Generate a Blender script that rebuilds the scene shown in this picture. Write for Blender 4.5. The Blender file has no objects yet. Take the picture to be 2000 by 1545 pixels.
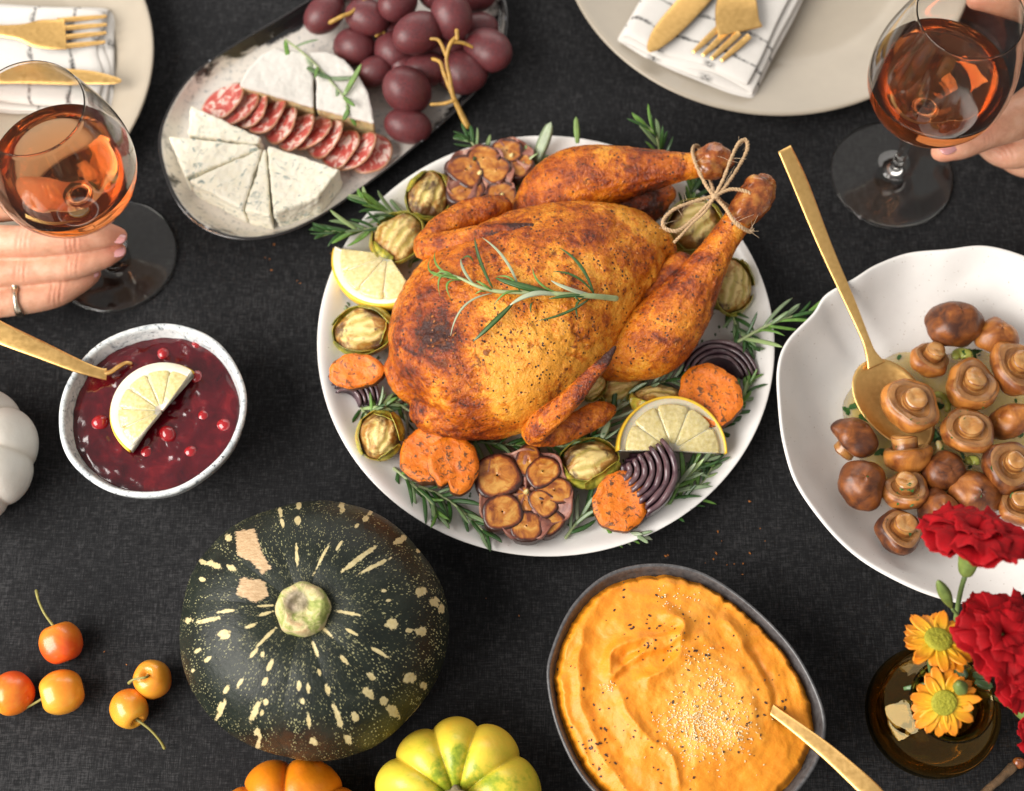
import bpy, bmesh, math, random
from mathutils import Vector, Matrix, noise as mnoise
import numpy as np

# ---------------------------------------------------------------- camera, world, lights, exposure
SC = bpy.context.scene
COL = SC.collection
TILT = math.radians(21.0); DIST = 1.0; FOC = 2777.8          # 50 mm lens on a 36 mm frame, photo 2000 px wide
CAM = Vector((0, -math.sin(TILT)*DIST, math.cos(TILT)*DIST))
FWD = Vector((0, math.sin(TILT), -math.cos(TILT))); UPV = Vector((0, math.cos(TILT), math.sin(TILT)))
cd = bpy.data.cameras.new('camera'); cam = bpy.data.objects.new('camera', cd); COL.objects.link(cam)
cam.location = CAM; cam.rotation_euler = (TILT, 0, 0)
cd.lens = 50; cd.sensor_width = 36; cd.clip_start = 0.01; cd.clip_end = 50
cd.dof.use_dof = True; cd.dof.focus_distance = 0.90; cd.dof.aperture_fstop = 4.5
SC.camera = cam
wd = bpy.data.worlds.new('World'); SC.world = wd; wd.use_nodes = True
bg = wd.node_tree.nodes['Background']; bg.inputs[0].default_value = (1.0, 0.965, 0.925, 1); bg.inputs[1].default_value = 0.46
def area(name, loc, target, sx, sy, power, col):
    l = bpy.data.lights.new(name, 'AREA'); l.shape = 'RECTANGLE'; l.size = sx; l.size_y = sy; l.energy = power; l.color = col
    o = bpy.data.objects.new(name, l); COL.objects.link(o); o.location = loc
    o.rotation_euler = (Vector(target)-Vector(loc)).to_track_quat('-Z', 'Y').to_euler(); return o
area('window_light', (-1.55, -0.65, 1.30), (0.1, 0, 0), 2.0, 1.5, 108, (1.0, 0.955, 0.90))
area('back_fill_light', (0.2, 2.3, 1.15), (0, 0, 0.05), 2.6, 1.1, 24, (1.0, 0.95, 0.89))  # added fill lamp from behind, puts glow in the glass edges
SC.view_settings.view_transform = 'Standard'; SC.view_settings.look = 'None'
SC.view_settings.exposure = 0.0; SC.view_settings.gamma = 1.0
SC.render.engine = 'CYCLES'
cy = SC.cycles
cy.use_denoising = True; cy.max_bounces = 14; cy.transmission_bounces = 12; cy.transparent_max_bounces = 12
cy.diffuse_bounces = 4; cy.glossy_bounces = 4
cy.caustics_reflective = False; cy.caustics_refractive = True; cy.blur_glossy = 1.0; cy.sample_clamp_indirect = 4.0

# ---------------------------------------------------------------- placing helpers (a photo pixel and a real height give a point in the room)
def ray(px, py):
    return FWD + Vector((1, 0, 0))*((px-1000)/FOC) + UPV*((772.5-py)/FOC)
def Q(px, py, z):
    d = ray(px, py); return CAM + d*((z-CAM.z)/d.z)
def PX(p):
    d = Vector(p)-CAM; k = d.dot(FWD); return (1000+d.x/k*FOC, 772.5-d.dot(UPV)/k*FOC)
def M_(px, py, z):                                            # metres per pixel there
    return (Q(px, py, z)-CAM).dot(FWD)/FOC
R = random.Random(7)
def nz(p, s=1.0, o=0.0):
    return mnoise.noise(Vector((p[0]*s+o, p[1]*s+o*1.7, p[2]*s-o)))
def fz(p, s=1.0, o=0.0, oct=4):
    v = 0; a = 1; t = 0
    for i in range(oct):
        v += a*nz(p, s, o+i*9.1); t += a; a *= .5; s *= 2.03
    return v/t

# ---------------------------------------------------------------- object helpers
WO = {}
def _link(o, parent, org):
    COL.objects.link(o)
    if parent is not None:
        o.parent = parent; o.location = org - WO[parent.name]
    else: o.location = org
    WO[o.name] = Vector(org); return o
def tag(o, label, cat, group=None):
    o['label'] = label; o['category'] = cat
    if group: o['group'] = group
    return o
def thing(name, label, cat, loc, group=None):
    o = bpy.data.objects.new(name, None); o.empty_display_size = .02
    _link(o, None, Vector(loc)); return tag(o, label, cat, group)
def mk(name, V, F, smooth=True):
    me = bpy.data.meshes.new(name); me.from_pydata([tuple(v) for v in V], [], F); me.update()
    if smooth: me.polygons.foreach_set('use_smooth', [True]*len(me.polygons))
    return me
def ob(name, V, F, mat, parent=None, org=None, smooth=True):
    """world-space vertices -> one mesh object with its origin at its base"""
    if org is None:
        a = np.array([tuple(v) for v in V]); org = Vector(((a[:,0].min()+a[:,0].max())/2, (a[:,1].min()+a[:,1].max())/2, a[:,2].min()))
    org = Vector(org); me = mk(name, [Vector(v)-org for v in V], F, smooth)
    o = bpy.data.objects.new(name, me); me.materials.append(mat)
    return _link(o, parent, org)
def obm(name, me, mat, parent=None, org=None):
    """mesh datablock in world space -> object"""
    if org is None:
        n = len(me.vertices); a = np.empty(n*3); me.vertices.foreach_get('co', a); a = a.reshape(-1, 3)
        org = Vector(((a[:,0].min()+a[:,0].max())/2, (a[:,1].min()+a[:,1].max())/2, a[:,2].min()))
    org = Vector(org); me.transform(Matrix.Translation(-org)); me.name = name
    me.materials.clear(); me.materials.append(mat)
    me.polygons.foreach_set('use_smooth', [True]*len(me.polygons))
    o = bpy.data.objects.new(name, me); return _link(o, parent, org)
def inst(name, me, parent, mtx, org=None):
    """shared mesh with a transform, as a child of parent (parent unrotated at WO) or top-level"""
    o = bpy.data.objects.new(name, me); COL.objects.link(o)
    if parent is not None: o.parent = parent; o.matrix_local = Matrix.Translation(-WO[parent.name]) @ mtx
    else: o.matrix_world = mtx
    WO[o.name] = mtx.translation.copy(); return o
def structure(o): o['kind'] = 'structure'; return o
def stuff(o): o['kind'] = 'stuff'; return o

# ---------------------------------------------------------------- shape helpers: all return (verts, faces)
def cat(*parts):
    V = []; F = []
    for v, f in parts:
        b = len(V); V += list(v); F += [tuple(i+b for i in q) for q in f]
    return V, F
def crom(P, k=6, closed=False):
    P = [np.array(p, float) for p in P]; n = len(P); out = []
    segs = n if closed else n-1
    for i in range(segs):
        if closed: a, b, c, d = P[i-1], P[i], P[(i+1) % n], P[(i+2) % n]
        else: a, b, c, d = P[max(i-1, 0)], P[i], P[i+1], P[min(i+2, n-1)]
        for j in range(k):
            t = j/k
            out.append(.5*((2*b)+(c-a)*t+(2*a-5*b+4*c-d)*t*t+(3*b-a-3*c+d)*t**3))
    if not closed: out.append(P[-1])
    return out
def rings(RS, capA=True, capB=True):
    n = len(RS[0]); V = [p for r in RS for p in r]; F = []
    for i in range(len(RS)-1):
        for j in range(n):
            k = (j+1) % n; F.append((i*n+j, i*n+k, (i+1)*n+k, (i+1)*n+j))
    if capA: F.append(tuple(range(n-1, -1, -1)))
    if capB: F.append(tuple((len(RS)-1)*n+j for j in range(n)))
    return V, F
def lathe(prof, n=64, c=(0, 0, 0), f=None, capA=True, capB=True):
    """prof: list of (r,z) ; f(angle, r, z)->(r,z) wobble"""
    RS = []; c = Vector(c)
    for r, z in prof:
        ring = []
        for j in range(n):
            a = 2*math.pi*j/n; rr, zz = (r, z) if f is None else f(a, r, z)
            ring.append(c+Vector((rr*math.cos(a), rr*math.sin(a), zz)))
        RS.append(ring)
    return rings(RS, capA, capB)
def prof(P, k=6): return [tuple(p) for p in crom(P, k)]
def tube(P, rad, n=10, k=5, up=None, ends=True):
    """swept tube, rad a list of r or (r_side, r_up) per control point"""
    rad = [(r, r) if not isinstance(r, (tuple, list)) else r for r in rad]
    C = crom([tuple(p)+tuple(r) for p, r in zip(P, rad)], k)
    pts = [Vector(c[:3]) for c in C]; rs = [c[3:5] for c in C]
    RS = []; N = None
    if ends:                                                    # rounded ends
        def endcap(p, q, r):
            d = (p-q).normalized(); m = min(r); return [(p+d*m*.55, (r[0]*.78, r[1]*.78)), (p+d*m*.9, (r[0]*.38, r[1]*.38)), (p+d*m, (r[0]*.05, r[1]*.05))]
        A = endcap(pts[0], pts[1], rs[0])[::-1]; B = endcap(pts[-1], pts[-2], rs[-1])
        pts = [a[0] for a in A]+pts+[b[0] for b in B]; rs = [a[1] for a in A]+list(rs)+[b[1] for b in B]
    for i, p in enumerate(pts):
        t = (pts[min(i+1, len(pts)-1)]-pts[max(i-1, 0)]).normalized()
        if up is not None:
            s = t.cross(Vector(up)); s = s.normalized() if s.length > 1e-6 else Vector((1, 0, 0))
        else:
            if N is None: N = t.orthogonal().normalized()
            N = (N-t*N.dot(t)).normalized(); s = N
        u = s.cross(t)
        RS.append([p+s*(math.cos(2*math.pi*j/n)*rs[i][0])+u*(math.sin(2*math.pi*j/n)*rs[i][1]) for j in range(n)])
    return rings(RS)
def ptube(L, n=16, k=5, up=None, ends=True):
    """L: (px,py,z,r_px) or (px,py,z,r_px_side,r_px_up)"""
    P = [Q(a[0], a[1], a[2]) for a in L]; r = []
    for a in L:
        m = M_(a[0], a[1], a[2]); r.append((a[3]*m, (a[4] if len(a) > 4 else a[3])*m))
    return tube(P, r, n, k, up, ends)
def ball(c, r, nu=24, nv=16, rot=None):
    c = Vector(c); r = (r, r, r) if not isinstance(r, (tuple, list)) else r; V = []; F = []
    for i in range(nv+1):
        th = math.pi*i/nv
        for j in range(nu):
            ph = 2*math.pi*j/nu
            v = Vector((r[0]*math.sin(th)*math.cos(ph), r[1]*math.sin(th)*math.sin(ph), r[2]*math.cos(th)))
            V.append(c+(rot @ v if rot else v))
    for i in range(nv):
        for j in range(nu):
            k = (j+1) % nu; F.append((i*nu+j, (i+1)*nu+j, (i+1)*nu+k, i*nu+k))
    return V, F
def prism(poly, z0, z1, bev=.0015, seg=2):
    """bevelled block over a world xy outline -> mesh"""
    bm = bmesh.new(); vs = [bm.verts.new((p[0], p[1], z0)) for p in poly]; f = bm.faces.new(vs)
    if f.normal.z > 0 or True: bm.normal_update()
    if f.normal.z > 0: f.normal_flip()
    ex = bmesh.ops.extrude_face_region(bm, geom=[f])
    for g in ex['geom']:
        if isinstance(g, bmesh.types.BMVert): g.co.z = z1
    bmesh.ops.recalc_face_normals(bm, faces=bm.faces[:])
    bmesh.ops.bevel(bm, geom=bm.edges[:], offset=bev, segments=seg, affect='EDGES', profile=.6)
    me = bpy.data.meshes.new('prism'); bm.to_mesh(me); bm.free(); return me
def remesh(parts, voxel=.0015, smooth=6, fac=.5):
    V, F = cat(*parts); me = mk('tmp', V, F)
    bm = bmesh.new(); bm.from_mesh(me); bmesh.ops.recalc_face_normals(bm, faces=bm.faces[:]); bm.to_mesh(me); bm.free()
    o = bpy.data.objects.new('tmp', me); COL.objects.link(o)
    m = o.modifiers.new('r', 'REMESH'); m.mode = 'VOXEL'; m.voxel_size = voxel
    if smooth:
        s = o.modifiers.new('s', 'SMOOTH'); s.factor = fac; s.iterations = smooth
    bpy.context.view_layer.update(); dg = bpy.context.evaluated_depsgraph_get()
    out = bpy.data.meshes.new_from_object(o.evaluated_get(dg)); bpy.data.objects.remove(o); bpy.data.meshes.remove(me)
    return out
def refine(me, voxel, smooth=3):                                 # remesh an already built mesh (for fine relief)
    V = [v.co.copy() for v in me.vertices]; F = [tuple(p.vertices) for p in me.polygons]; return remesh([(V, F)], voxel, smooth)
def displace(me, fn):
    n = len(me.vertices); nr = [v.normal.copy() for v in me.vertices]
    for v, q in zip(me.vertices, nr): v.co = v.co+q*fn(v.co, q)
    me.update()
def vattr(me, name, fn):
    a = me.attributes.new(name, 'FLOAT', 'POINT'); a.data.foreach_set('value', [fn(v.co) for v in me.vertices])
def hit(px, py, skip=()):
    dg = bpy.context.evaluated_depsgraph_get(); o = CAM.copy(); d = ray(px, py).normalized()
    for _ in range(8):
        ok, loc, nrm, idx, obj, mt = SC.ray_cast(dg, o, d)
        if not ok: return None
        if obj.name.split('.')[0] in skip: o = loc+d*1e-4; continue
        return loc, nrm, obj
def sstep(a, b, x):
    t = min(1, max(0, (x-a)/(b-a))); return t*t*(3-2*t)
def frame(n, ang=0):
    """rotation whose z axis is n, spun by ang about it"""
    z = Vector(n).normalized(); x = Vector((1, 0, 0))-z*z.x; x = x.normalized() if x.length > 1e-4 else Vector((0, 1, 0)); y = z.cross(x)
    return Matrix((x, y, z)).transposed().to_4x4() @ Matrix.Rotation(ang, 4, 'Z')

# ---------------------------------------------------------------- material helper
class NT:
    def __init__(s, name):
        s.m = bpy.data.materials.new(name); s.m.use_nodes = True; s.t = s.m.node_tree; s.b = s.t.nodes['Principled BSDF']; s._c = None
    def N(s, typ, **kw):
        n = s.t.nodes.new('ShaderNode'+typ)
        for k, v in kw.items(): setattr(n, k, v)
        return n
    def L(s, a, b):
        if hasattr(a, 'is_output') or isinstance(a, bpy.types.NodeSocket): s.t.links.new(a, b)
        else: b.default_value = tuple(a)+(1,) if isinstance(a, (tuple, list)) and len(a) == 3 and b.type == 'RGBA' else a
    def co(s, scale=(1, 1, 1), rnd=True, kind='Object'):
        if s._c is None:
            tc = s.N('TexCoord'); s._c = tc
        out = s._c.outputs[kind]
        if rnd:
            oi = s.N('ObjectInfo'); ad = s.N('VectorMath', operation='ADD'); ml = s.N('VectorMath', operation='SCALE')
            ml.inputs[0].default_value = (7.3, 3.1, 5.7); s.t.links.new(oi.outputs['Random'], ml.inputs['Scale'])
            s.t.links.new(out, ad.inputs[0]); s.t.links.new(ml.outputs[0], ad.inputs[1]); out = ad.outputs[0]
        if scale != (1, 1, 1):
            mp = s.N('VectorMath', operation='MULTIPLY'); mp.inputs[1].default_value = scale; s.t.links.new(out, mp.inputs[0]); out = mp.outputs[0]
        return out
    def noise(s, scale, detail=4, rough=.55, dist=0, vec=None, out=0):
        n = s.N('TexNoise'); n.inputs['Scale'].default_value = scale; n.inputs['Detail'].default_value = detail
        n.inputs['Roughness'].default_value = rough; n.inputs['Distortion'].default_value = dist
        s.t.links.new(vec if vec is not None else s.co(), n.inputs['Vector']); return n.outputs[out]
    def vor(s, scale, feature='F1', vec=None, out='Distance', rand=1):
        n = s.N('TexVoronoi', feature=feature); n.inputs['Scale'].default_value = scale; n.inputs['Randomness'].default_value = rand
        s.t.links.new(vec if vec is not None else s.co(), n.inputs['Vector']); return n.outputs[out]
    def ramp(s, fac, stops, interp='LINEAR'):
        n = s.N('ValToRGB'); r = n.color_ramp; r.interpolation = interp
        while len(r.elements) < len(stops): r.elements.new(.5)
        for e, (p, c) in zip(r.elements, stops):
            e.position = p; e.color = (c, c, c, 1) if not isinstance(c, (tuple, list)) else tuple(c)+(1,)
        s.t.links.new(fac, n.inputs[0]); return n.outputs[0]
    def mix(s, f, a, b, mode='MIX'):
        n = s.N('MixRGB', blend_type=mode); s.L(f, n.inputs[0]); s.L(a, n.inputs[1]); s.L(b, n.inputs[2]); return n.outputs[0]
    def math(s, op, a, b=0.5, clamp=False):
        n = s.N('Math', operation=op, use_clamp=clamp); s.L(a, n.inputs[0]); s.L(b, n.inputs[1]); return n.outputs[0]
    def attr(s, name): return s.N('Attribute', attribute_name=name).outputs['Fac']
    def bump(s, h, strength=.5, dist=.001, normal=None):
        n = s.N('Bump'); n.inputs['Strength'].default_value = strength; n.inputs['Distance'].default_value = dist
        s.t.links.new(h, n.inputs['Height'])
        if normal is not None: s.t.links.new(normal, n.inputs['Normal'])
        s.t.links.new(n.outputs[0], s.b.inputs['Normal']); return n.outputs[0]
    def sep(s, vec, i):
        n = s.N('SeparateXYZ'); s.t.links.new(vec, n.inputs[0]); return n.outputs[i]
    def comb(s, x, y, z):
        n = s.N('CombineXYZ'); s.L(x, n.inputs[0]); s.L(y, n.inputs[1]); s.L(z, n.inputs[2]); return n.outputs[0]
    def set(s, **kw):
        al = dict(col='Base Color', rough='Roughness', metal='Metallic', spec='Specular IOR Level', coat='Coat Weight', coatr='Coat Roughness',
                  sss='Subsurface Weight', sssr='Subsurface Radius', ssss='Subsurface Scale', trans='Transmission Weight', ior='IOR', alpha='Alpha', sheen='Sheen Weight', sheenr='Sheen Roughness', normal='Normal')
        for k, v in kw.items(): s.L(v, s.b.inputs[al[k]])
        return s
# ---------------------------------------------------------------- materials
MT = {}
def simple(name, col, rough=.5, var=.25, scale=60, bump=.15, bd=.0005, **kw):
    n = NT(name); f = n.noise(scale, 5)
    c = n.mix(1.0, col, n.ramp(f, [(.25, 1-var), (.75, 1+var*.6)]), 'MULTIPLY'); n.set(col=c, rough=rough, **kw)
    if bump: n.bump(n.noise(scale*3, 4), bump, bd)
    MT[name] = n.m; return n
# table linen: dark charcoal, slubby weave
n = NT('charcoal_linen'); v = n.co(rnd=False)
tx = n.noise(1, 3, .6, vec=n.co((90, 1600, 1), False)); ty = n.noise(1, 3, .6, vec=n.co((1600, 90, 1), False))
big = n.noise(9, 4, .5, vec=v); mid = n.noise(420, 3, .6, vec=v)
th = n.math('ADD', tx, ty)
f = n.math('ADD', n.math('MULTIPLY', th, .55), n.math('MULTIPLY', mid, .35)); f = n.math('ADD', f, n.math('MULTIPLY', big, .28))
n.set(col=n.ramp(f, [(.54, (.0078, .0079, .0085)), (.74, (.0125, .0127, .0136)), (.88, (.019, .0193, .0203)), (1.0, (.045, .0445, .046))]), rough=.95, spec=.05)
n.bump(n.math('ADD', n.math('MULTIPLY', th, .7), n.math('MULTIPLY', mid, .5)), .45, .0005); MT['linen'] = n.m
# white stoneware
def stoneware(name, base, speck, speckamt=.62, rough=.28, stain=None):
    n = NT(name); s = n.vor(420, vec=n.co(rnd=False)); f = n.noise(35, 4); k = n.noise(600, 2)
    c = n.mix(1, base, n.ramp(f, [(.3, .94), (.7, 1.03)]), 'MULTIPLY')
    c = n.mix(n.math('MULTIPLY', n.math('LESS_THAN', s, .16), n.math('GREATER_THAN', k, speckamt)), c, speck)
    if stain: c = n.mix(n.ramp(n.math('MULTIPLY', n.attr('stain'), n.noise(60, 5)), [(.12, 0.0), (.5, .75)]), c, stain)
    n.set(col=c, rough=rough, coat=.25, coatr=.15); n.bump(n.noise(90, 3), .12, .0008); MT[name] = n.m
stoneware('white_stoneware', (.80, .775, .745), (.35, .27, .2), .6, .3)
stoneware('white_platter', (.79, .765, .735), (.35, .3, .25), .66, .32, stain=(.50, .34, .12))
stoneware('tan_stoneware', (.40, .345, .27), (.3, .24, .18), .7, .42)
# grey bowl
n = NT('slate_glaze'); f = n.noise(300, 5, .7); n.set(col=n.ramp(f, [(.35, (.045, .045, .048)), (.65, (.10, .098, .10))]), rough=.42, coat=.2); n.bump(n.noise(250, 3), .25, .0004); MT['slate'] = n.m
# pale blue-grey speckled glaze with dark flecks
n = NT('speckled_glaze'); v = n.co((1, 1, 1), False); f = n.noise(120, 6, .72, 1.2, v); g = n.noise(420, 4, .7, 0, v)
c = n.ramp(f, [(.32, (.09, .095, .105)), (.40, (.40, .44, .46)), (.52, (.66, .69, .69)), (.8, (.76, .76, .74))])
c = n.mix(n.math('GREATER_THAN', g, .64), c, (.05, .055, .065)); n.set(col=c, rough=.25, coat=.4); n.bump(f, .25, .0008); MT['speckled'] = n.m
# black and white reactive glaze for the oval dish; attr rim = 1 at the raw rim
n = NT('reactive_glaze'); v = n.co(rnd=False); f = n.noise(26, 6, .62, .9, v); g = n.noise(260, 5, .75, 0, v); rim = n.attr('rim')
w = n.mix(n.ramp(g, [(.34, 0), (.46, 1.0)]), (.33, .34, .34), (.68, .64, .585))
e = n.math('ADD', n.math('MULTIPLY', n.math('SUBTRACT', f, .5), 1.5), n.attr('glaze'))
c = n.mix(n.ramp(e, [(.42, 0), (.56, 1.0)]), (.012, .012, .014), w)
drip = n.ramp(n.noise(55, 4, .7, 0, v), [(.6, 0), (.66, 1.0)])
c = n.mix(rim, c, n.mix(drip, (.016, .014, .014), (.45, .47, .50)))
n.set(col=c, rough=.22, coat=.5); n.bump(f, .2, .001); MT['reactive'] = n.m
# brushed gold cutlery
n = NT('brushed_gold'); f = n.noise(1, 4, .6, vec=n.co((300, 300, 300))); n.set(col=n.ramp(f, [(.3, (.80, .49, .165)), (.7, (.90, .58, .22))]), metal=1.0, rough=n.ramp(f, [(.3, .36), (.7, .48)])); n.bump(n.noise(900, 2), .06, .0002); MT['gold'] = n.m
# glassware
def glass(name, col, ior=1.5, rough=0.0):
    n = NT(name); g = n.N('BsdfGlass'); g.inputs['Color'].default_value = col+(1,); g.inputs['IOR'].default_value = ior; g.inputs['Roughness'].default_value = rough
    n.t.links.new(g.outputs[0], n.t.nodes['Material Output'].inputs['Surface']); n.t.nodes.remove(n.b); MT[name] = n.m; return n
glass('clear_glass', (.985, .98, .97))
glass('amber_glass', (.93, .76, .42))
n = glass('rose_wine', (1.0, .965, .93), 1.34)
g_ = [q for q in n.t.nodes if q.type == 'BSDF_GLASS'][0]; tl = n.N('BsdfTranslucent'); tl.inputs[0].default_value = (1.0, .46, .17, 1); mx = n.N('MixShader'); mx.inputs[0].default_value = .03
n.t.links.new(g_.outputs[0], mx.inputs[1]); n.t.links.new(tl.outputs[0], mx.inputs[2]); n.t.links.new(mx.outputs[0], n.t.nodes['Material Output'].inputs['Surface'])
va = n.N('VolumeAbsorption'); va.inputs['Color'].default_value = (1.0, .55, .08, 1); va.inputs['Density'].default_value = 30; n.t.links.new(va.outputs[0], n.t.nodes['Material Output'].inputs['Volume'])
# napkin linen with thin dark stripes (attr stripe)
n = NT('napkin_linen'); wv = n.math('ADD', n.noise(1, 2, .5, vec=n.co((200, 2400, 200), False)), n.noise(1, 2, .5, vec=n.co((2400, 200, 200), False)))
st = n.math('MULTIPLY', n.attr('stripe'), n.ramp(n.noise(500, 3), [(.38, .25), (.55, 1.0)]))
n.set(col=n.mix(st, n.ramp(wv, [(.35, (.55, .52, .48)), (.65, (.65, .62, .58))]), (.035, .035, .035)), rough=.95, spec=.15, sheen=.15); n.bump(wv, .5, .0005); MT['napkin'] = n.m
# skin of hands
n = NT('hand_skin'); f = n.noise(70, 6, .7); g = n.noise(500, 3); red = n.attr('flush')
c = n.ramp(f, [(.3, (.54, .255, .155)), (.5, (.65, .35, .225)), (.7, (.72, .43, .30))]); c = n.mix(red, c, (.66, .22, .14)); n.set(col=c, rough=.48, sss=.25, sssr=(.9, .35, .2), ssss=.004)
n.bump(n.math('ADD', n.math('MULTIPLY', g, .4), n.noise(1, 3, .6, vec=n.co((900, 260, 260)))), .35, .0003); MT['skin'] = n.m
n = NT('nail_polish'); n.set(col=(.62, .30, .30), rough=.18, coat=.6, sss=.1, ssss=.002); MT['nail'] = n.m
n = NT('ring_metal'); n.set(col=n.ramp(n.noise(300, 2), [(.3, (.48, .40, .30)), (.7, (.85, .78, .66))]), metal=1, rough=.25); MT['ringmetal'] = n.m
# roast chicken skin; attr brown (0 pale gold .. 1 dark; also painted shade under the upper leg), char
n = NT('roast_skin'); v = n.co(rnd=False)
f1 = n.noise(28, 6, .62, .8, v); f2 = n.noise(95, 6, .68, .5, v); f3 = n.noise(420, 4, .6, 0, v)
b = n.math('ADD', n.attr('brown'), n.math('MULTIPLY', n.math('SUBTRACT', f1, .5), 1.7)); b = n.math('ADD', b, n.math('MULTIPLY', n.math('SUBTRACT', f2, .5), 1.15)); b = n.math('ADD', b, n.math('MULTIPLY', n.ramp(n.noise(62, 8, .74, 1.6, v), [(.50, 0), (.60, 1.0)]), .24)); b = n.math('ADD', b, n.math('MULTIPLY', n.ramp(n.noise(250, 6, .7, 1.0, v), [(.56, 0), (.64, 1.0)]), .22))
c = n.ramp(b, [(.0, (.78, .335, .036)), (.18, (.64, .195, .011)), (.40, (.44, .098, .005)), (.64, (.22, .034, .005)), (.90, (.042, .010, .006))])
spot = n.ramp(n.math('ADD', n.noise(190, 5, .6, .6, v), n.math('MULTIPLY', n.math('SUBTRACT', f1, .5), .35)), [(.60, 0), (.665, .85)])
c = n.mix(spot, c, (.17, .042, .008))
fl = n.vor(330, vec=v); pick = n.noise(140, 2, .5, 0, v)
c = n.mix(n.math('MULTIPLY', n.math('LESS_THAN', fl, .27), n.math('GREATER_THAN', pick, .55)), c, (.045, .015, .008))
wr = n.noise(1, 6, .7, 1.4, n.co((210, 210, 210), False)); po = n.vor(520, vec=v)
n.set(col=c, rough=n.ramp(wr, [(.35, .16), (.65, .44)]), spec=.42, coat=.0, coatr=.15, sss=.10, sssr=(1, .4, .15), ssss=.003)
n.bump(n.math('ADD', n.math('ADD', n.math('MULTIPLY', f2, 1.0), n.math('MULTIPLY', f3, .35)), n.math('ADD', n.math('MULTIPLY', spot, .25), n.math('ADD', n.math('MULTIPLY', wr, .9), n.math('MULTIPLY', po, -.25)))), .75, .0019); MT['roast'] = n.m
n = NT('roast_bone'); f = n.noise(120, 5, .65); n.set(col=n.ramp(f, [(.3, (.075, .018, .008)), (.48, (.26, .065, .014)), (.62, (.40, .15, .03)), (.75, (.50, .30, .10))]), rough=.22, coat=.3); n.bump(f, .5, .001); MT['bone'] = n.m
n = NT('dark_wing'); f = n.noise(1, 6, .65, .6, n.co((60, 60, 60), False)); n.set(col=n.ramp(n.math('ADD', f, n.math('MULTIPLY', n.attr('brown'), .5)), [(.3, (.58, .22, .045)), (.55, (.40, .105, .02)), (.8, (.17, .04, .014)), (1, (.05, .016, .01))]), rough=.33, coat=.25, coatr=.25); n.bump(n.noise(300, 5, .7), .5, .0013); MT['wing'] = n.m
simple('pepper', (.05, .022, .012), .6, .5, 900)
simple('spice', (.42, .14, .02), .5, .5, 900)
simple('twine', (.50, .335, .185), .9, .35, 700, .5, .0004)
simple('twine_fuzz', (.62, .46, .30), .9, .1, 300, 0)
# herbs
def leafmat(name, top, under, rough=.42):
    n = NT(name); f = n.noise(200, 3); g = n.N('NewGeometry').outputs['Backfacing']; s = n.attr('side')
    c = n.mix(s, n.mix(1, top, n.ramp(f, [(.3, .75), (.7, 1.2)]), 'MULTIPLY'), under); n.set(col=c, rough=rough, coat=.15, sss=.05, ssss=.001); n.bump(n.noise(700, 2), .3, .0002); MT[name] = n.m
leafmat('rosemary_dark', (.026, .085, .014), (.24, .33, .16))
leafmat('rosemary_light', (.12, .25, .04), (.38, .46, .22))
leafmat('rosemary_grey', (.20, .27, .15), (.40, .45, .31))
simple('rosemary_stem', (.30, .36, .17), .5, .25, 150)
simple('parsley_green', (.03, .105, .014), .55, .4, 400)
# lemon
n = NT('lemon_pulp'); f = n.noise(1, 4, .6, vec=n.co((420, 420, 420))); r = n.vor(260); n.set(col=n.ramp(f, [(.3, (.56, .45, .17)), (.7, (.76, .66, .36))]), rough=.2, coat=.4, sss=.3, sssr=(1, .8, .3), ssss=.006); n.bump(n.math('ADD', f, n.math('MULTIPLY', r, 1.2)), .35, .0008); MT['pulp'] = n.m
simple('lemon_pith', (.80, .73, .58), .5, .1, 120, .1, sss=.2, ssss=.003)
simple('lemon_rind', (.80, .50, .035), .35, .12, 300, .4)
# roast vegetables
n = NT('sweet_potato_flesh'); v = n.co(); f = n.noise(110, 5, .65, .4, v); g = n.noise(260, 4, .6, .8, v); ch = n.noise(70, 5, .6, 1, v)
c = n.ramp(f, [(.3, (.52, .105, .002)), (.7, (.74, .195, .004))]); c = n.mix(n.ramp(g, [(.555, 0), (.62, .9)]), c, (.065, .028, .008)); c = n.mix(n.ramp(n.math('ADD', ch, n.attr('char')), [(.7, 0), (.82, .92)]), c, (.035, .018, .01))
n.set(col=c, rough=.5, coat=.05, coatr=.3, sss=.08, ssss=.003); n.bump(n.math('ADD', n.math('ADD', f, g), n.noise(45, 6, .7, 1.5, v)), .5, .0018); MT['sweetpotato'] = n.m
simple('sweet_potato_skin', (.17, .055, .018), .6, .5, 150, .5, .001)
n = NT('sprout_leaf'); f = n.noise(90, 5, .65, .5); n.set(col=n.ramp(f, [(.28, (.05, .05, .008)), (.42, (.20, .20, .02)), (.54, (.46, .40, .05)), (.64, (.44, .26, .03)), (.76, (.11, .04, .010))]), rough=.35, coat=.3, sss=.08, ssss=.002); n.bump(n.noise(1, 4, .6, vec=n.co((160, 160, 500))), .45, .0009); MT['sprout_leaf'] = n.m
n = NT('sprout_cut'); v = n.co(); f = n.noise(75, 6, .65, .8, v); l = n.attr('layer')
c = n.mix(n.math('MULTIPLY', l, .7), (.74, .56, .22), (.36, .28, .035)); c = n.mix(n.ramp(n.math('ADD', f, n.math('MULTIPLY', n.attr('char'), .16)), [(.49, 0), (.62, .92)]), c, (.34, .14, .016)); c = n.mix(n.ramp(n.math('ADD', n.noise(48, 5, .6, .4, v), n.math('MULTIPLY', n.attr('char'), .12)), [(.55, 0), (.66, .92)]), c, (.07, .026, .008)); c = n.mix(n.ramp(n.noise(120, 5, .6, 0, v), [(.64, 0), (.72, .9)]), c, (.03, .014, .008))
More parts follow.
